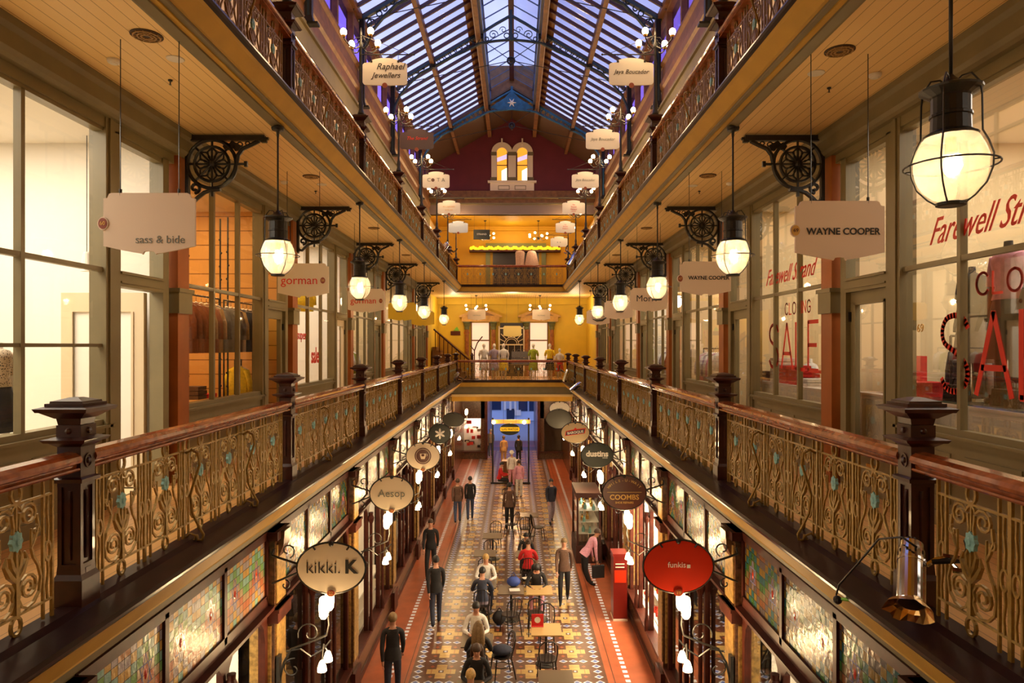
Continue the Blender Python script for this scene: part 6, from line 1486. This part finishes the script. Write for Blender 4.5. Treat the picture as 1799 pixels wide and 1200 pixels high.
def finish_people():
    bpy.context.view_layer.update(); dg = bpy.context.evaluated_depsgraph_get()
    for P in PEOPLE:
        ev = P['o'].evaluated_get(dg); src = bpy.data.meshes.new_from_object(ev)
        b = MB(); b.sm = True; b.V = [tuple(v.co) for v in src.vertices]
        segs = [(P['V'][i], P['V'][j], P['T'][j] if P['T'][i] != 's' or P['T'][j] == 's' else P['T'][j]) for i, j in P['E']]
        reg = {'s': 0, 't': 1, 'b': 2, 'f': 3}
        for f in src.polygons:
            c = f.center; best = 9; t = 't'
            for a, q, tt in segs:
                d = q-a; k = max(0., min(1., (c-a).dot(d)/max(d.length_squared, 1e-6))); dd = (c-a-d*k).length
                if dd < best-1e-5: best = dd; t = tt
            b.F.append(list(f.vertices)); b.I.append(reg[t]); b.S.append(True)
        bpy.data.meshes.remove(src)
        hc, hu = P['head'], P['hu']; fw = Vector((0, hu.z, -hu.y)); sd = Vector((1, 0, 0))
        def hp(x, f, z): return hc+sd*x+fw*f+hu*z
        # nose, ears, eyes, mouth
        b.m = 0; b.tube([hp(0, .085, .03), hp(0, .105, -.005), hp(0, .088, -.02)], [.007, .014, .012], 6)
        for s in (-1, 1): b.ball(hp(s*.078, .0, .0), .022, 8, 6, (.35, .7, 1.2)); b.m = 4; b.ball(hp(s*.03, .083, .022), .010, 8, 6); b.m = 0
        b.m = 5; b.tube([hp(-.022, .088, -.05), hp(0, .094, -.052), hp(.022, .088, -.05)], .006, 5); b.m = 0
        for p, d, s in P['W']:
            pr = d.cross(Vector((1, 0, 0))); pr = pr.normalized() if pr.length > .1 else Vector((0, 0, 1)); ax = sd if abs(d.z) < .8 else fw.cross(hu)*0+Vector((0, 1, 0))
            nrm = d.cross(ax).normalized()
            for k in range(4):
                L = (.068, .078, .072, .058)[k]; q = p+ax*(-.024+.016*k)
                b.tube([q, q+d*L*.5+nrm*.006, q+d*L*.8+nrm*.022*(-1 if d.z > -.5 else 1)], [.0085, .008, .006], 5)
            q = p-d*.05+ax*(.026 if d.z < -.8 else -s*.026); b.tube([q, q+ax*(.02 if d.z < -.8 else -s*.02)+d*.03, q+ax*(.02 if d.z < -.8 else -s*.018)+d*.058], [.010, .009, .007], 5)
        k = P['h']/1.71
        body = b.build('person', [M_skin, M_cloth[P['top']], M_cloth[P['bot']], M_cloth['black'], mat('eye_dark', (.02, .015, .01), .3), mat('lips', (.40, .12, .09), .5)], None, (P['x'], P['y'], P['z0']), P['rz'])
        body.scale = (k, k, k); tag(body, P['label'], 'person')
        bpy.data.objects.remove(P['o'])
        hm = mat('hair_'+P['hair'], HAIRC[P['hair']], .55, noise=.3, nscale=40)
        b = MB(); b.sm = True; n, m_ = 14, 8; vs = []; 
        for i in range(m_+1):
            th = PI*.62*i/m_
            for j in range(n):
                a = 2*PI*j/n; back = -math.sin(a)          # +1 at the back of the head
                t2 = th*(.72+.34*max(0, back)+.12*abs(math.cos(a)))
                rr = .098; vs.append(hp(.90*rr*math.sin(t2)*math.cos(a)*1.0, 1.12*rr*math.sin(t2)*math.sin(a)-.006, .015+rr*1.12*math.cos(t2)))
        b.add(vs, [(i*n+j, i*n+(j+1) % n, (i+1)*n+(j+1) % n, (i+1)*n+j) for i in range(m_) for j in range(n)])
        if P['style'] == 'long':
            for s in (-1, 0, 1): b.tube([hp(s*.05, -.05, .06), hp(s*.07, -.085, -.06), P['chest']+Vector((s*.08, -.13, .08)), P['chest']+Vector((s*.07, -.15, -.06))], [.045, .062, .06, .015], 8)
        if P['style'] == 'bun': b.ball(hp(0, -.10, .06), .045, 10, 8)
        if P['style'] == 'hat': b.lathe([(.14, 0), (.14, .01), (.095, .015), (.09, .09), (.04, .11)], hp(0, 0, .05), 16)
        b.build('hair', hm if P['style'] != 'hat' else M_cloth['white'], body)
        # jacket skirt / trouser hem drape: a shirt hem over the hips
        b = MB(); b.sm = True
        u = P['u']; B = P['B']; n = 14; vs = []
        for t, r in ((-.06 if not P['sit'] else .0, 1.16), (.05, 1.1), (.14, 1.08), (.18, 1.02)):
            for j in range(n):
                a = 2*PI*j/n; rx, ry = (.150, .118) if t < .1 else (.128, .10)
                vs.append(B+u*t+sd*(rx*r*math.cos(a))+Vector((0, u.z, -u.y))*(ry*r*math.sin(a)))
        b.add(vs, [(i*n+j, i*n+(j+1) % n, (i+1)*n+(j+1) % n, (i+1)*n+j) for i in range(3) for j in range(n)]); b.build('shirt_hem', M_cloth[P['top']], body)
def hx(px, py, head=1.62): # standing person from the pixel of the head centre
    Y = (6.8-head)*1199/(py-608); return ((px-904)/1199*Y+.125, Y)
def SP(lab, px, py, rz, pose, top, bot, **k):
    x, y = hx(px, py, k.pop('hd', 1.60)); person(lab, x, y, rz, pose, top, bot, **k); return x, y
SP('person in grey walking away at the far left of the passage', 862, 757, .1, 'walk', 'grey', 'denim', hair='grey')
SP('person in a long camel coat standing by the kiosk', 885, 769, .3, 'stand', 'camel', 'camel', hair='darkblond')
SP('person in a black jacket standing at the kiosk counter', 911, 768, -.4, 'stand', 'black', 'black', hair='black')
SP('distant seated person in a red jumper', 877, 817, -PI/2, 'sit', 'red', 'black', hair='black', hd=1.2)
SP('person in a white hat and green print top among the far tables', 899, 797, .1, 'stand', 'white', 'pink', style='hat')
SP('person in white trousers and a pale shirt behind the standing man', 912, 812, .2, 'stand', 'pink', 'white', hair='brown')
SP('person in a dark jacket and jeans walking, left of a strolling couple', 804, 846, .1, 'walk', 'brown', 'denim', hair='brown')
SP('person in a black hooded jacket and jeans, right of a strolling couple', 826, 842, .1, 'walk', 'black', 'denim', hair='black')
SP('person in dark blue hurrying along the right walkway', 968, 846, PI+.2, 'walk', 'navy', 'lilac', hair='black')
SP('person standing with back turned in dark brown among the tables', 895, 856, .0, 'stand', 'brown', 'black', hair='black', h=1.74)
SP('person in black walking by the left shopfront with a bag', 757, 918, PI, 'walk', 'black', 'black', hair='brown')
SP('person in a dark coat walking close to the left carpet border', 766, 985, .2, 'walk', 'black', 'navy', hair='black')
SP('person in a dark olive coat walking on the right side of the carpet', 991, 952, PI-.1, 'walk', 'brown', 'black', hair='darkblond')
x, y = SP('person in a pale pink shirt bending to look in the right shop window', 1034, 940, -PI/2+.25, 'bend', 'pink', 'black', hair='brown', hd=1.42)
b = MB(); b.box(-.17, .17, -.05, .05, 0, .34); b.tube([(-.07, 0, .34), (-.06, 0, .46), (.06, 0, .46), (.07, 0, .34)], .01, 5)
o = b.build('shoulder_bag', M_cloth['black'], None, (x+.24, y-.26, G+.30), .2); tag(o, 'black bag held low by the bending person in pink', 'bag')
SP('blurred bareheaded person in black passing at the front left', 690, 1088, .15, 'walk', 'black', 'navy', hair='darkblond')
def seat_at(lab, px, y, rz, pose, top, bot, clab=None, **k):
    x = (px-904)/1199*y+.125; person(lab, x, y, rz, pose, top, bot, **k); chair(x, y, rz, clab or 'dark cafe chair under the '+lab.replace('seated ', '', 1).split(',')[0])
seat_at('seated dark-haired child facing us behind the red jumper', 924, 20.6, PI, 'sit', 'black', 'black', hair='black', h=1.5, clab='dark cafe chair under the dark-haired child')
seat_at('seated person in a bright red jumper with back to us', 928, 19.2, 0, 'sit', 'red', 'black', hair='brown', style='bun', clab='dark cafe chair under the bright red jumper')
seat_at('seated long-haired person in black and pink reading papers', 942, 17.6, PI, 'read', 'black', 'pink', hair='black', style='long', clab='dark cafe chair under the reader in black and pink')
seat_at('blond seated person facing us at the left table', 854, 18.05, PI, 'sit', 'white', 'navy', hair='blond', clab='dark cafe chair under the blond diner facing us')
seat_at('seated person in a dark waistcoat with back to us on the left', 847, 16.75, 0, 'sit', 'navy', 'lilac', hair='black', clab='dark cafe chair under the dark waistcoat')
seat_at('seated dark-haired person in a white blouse facing us', 837, 14.7, PI, 'sit', 'white', 'black', hair='black', clab='dark cafe chair under the white blouse')
seat_at('seated person with long fair hair and back to us', 840, 13.42, 0, 'sit', 'black', 'brown', hair='darkblond', style='long', clab='dark cafe chair under the long fair hair')
seat_at('seated dark-haired person in black facing us near the bottom edge', 838, 12.64, PI, 'sit', 'black', 'black', hair='brown', style='long', clab='dark cafe chair under the dark-haired diner at the bottom edge')
seat_at('blond seated person in black at the bottom edge, back to us', 826, 11.42, 0, 'sit', 'black', 'black', hair='blond', clab='dark cafe chair under the blond diner at the bottom edge')
finish_people()
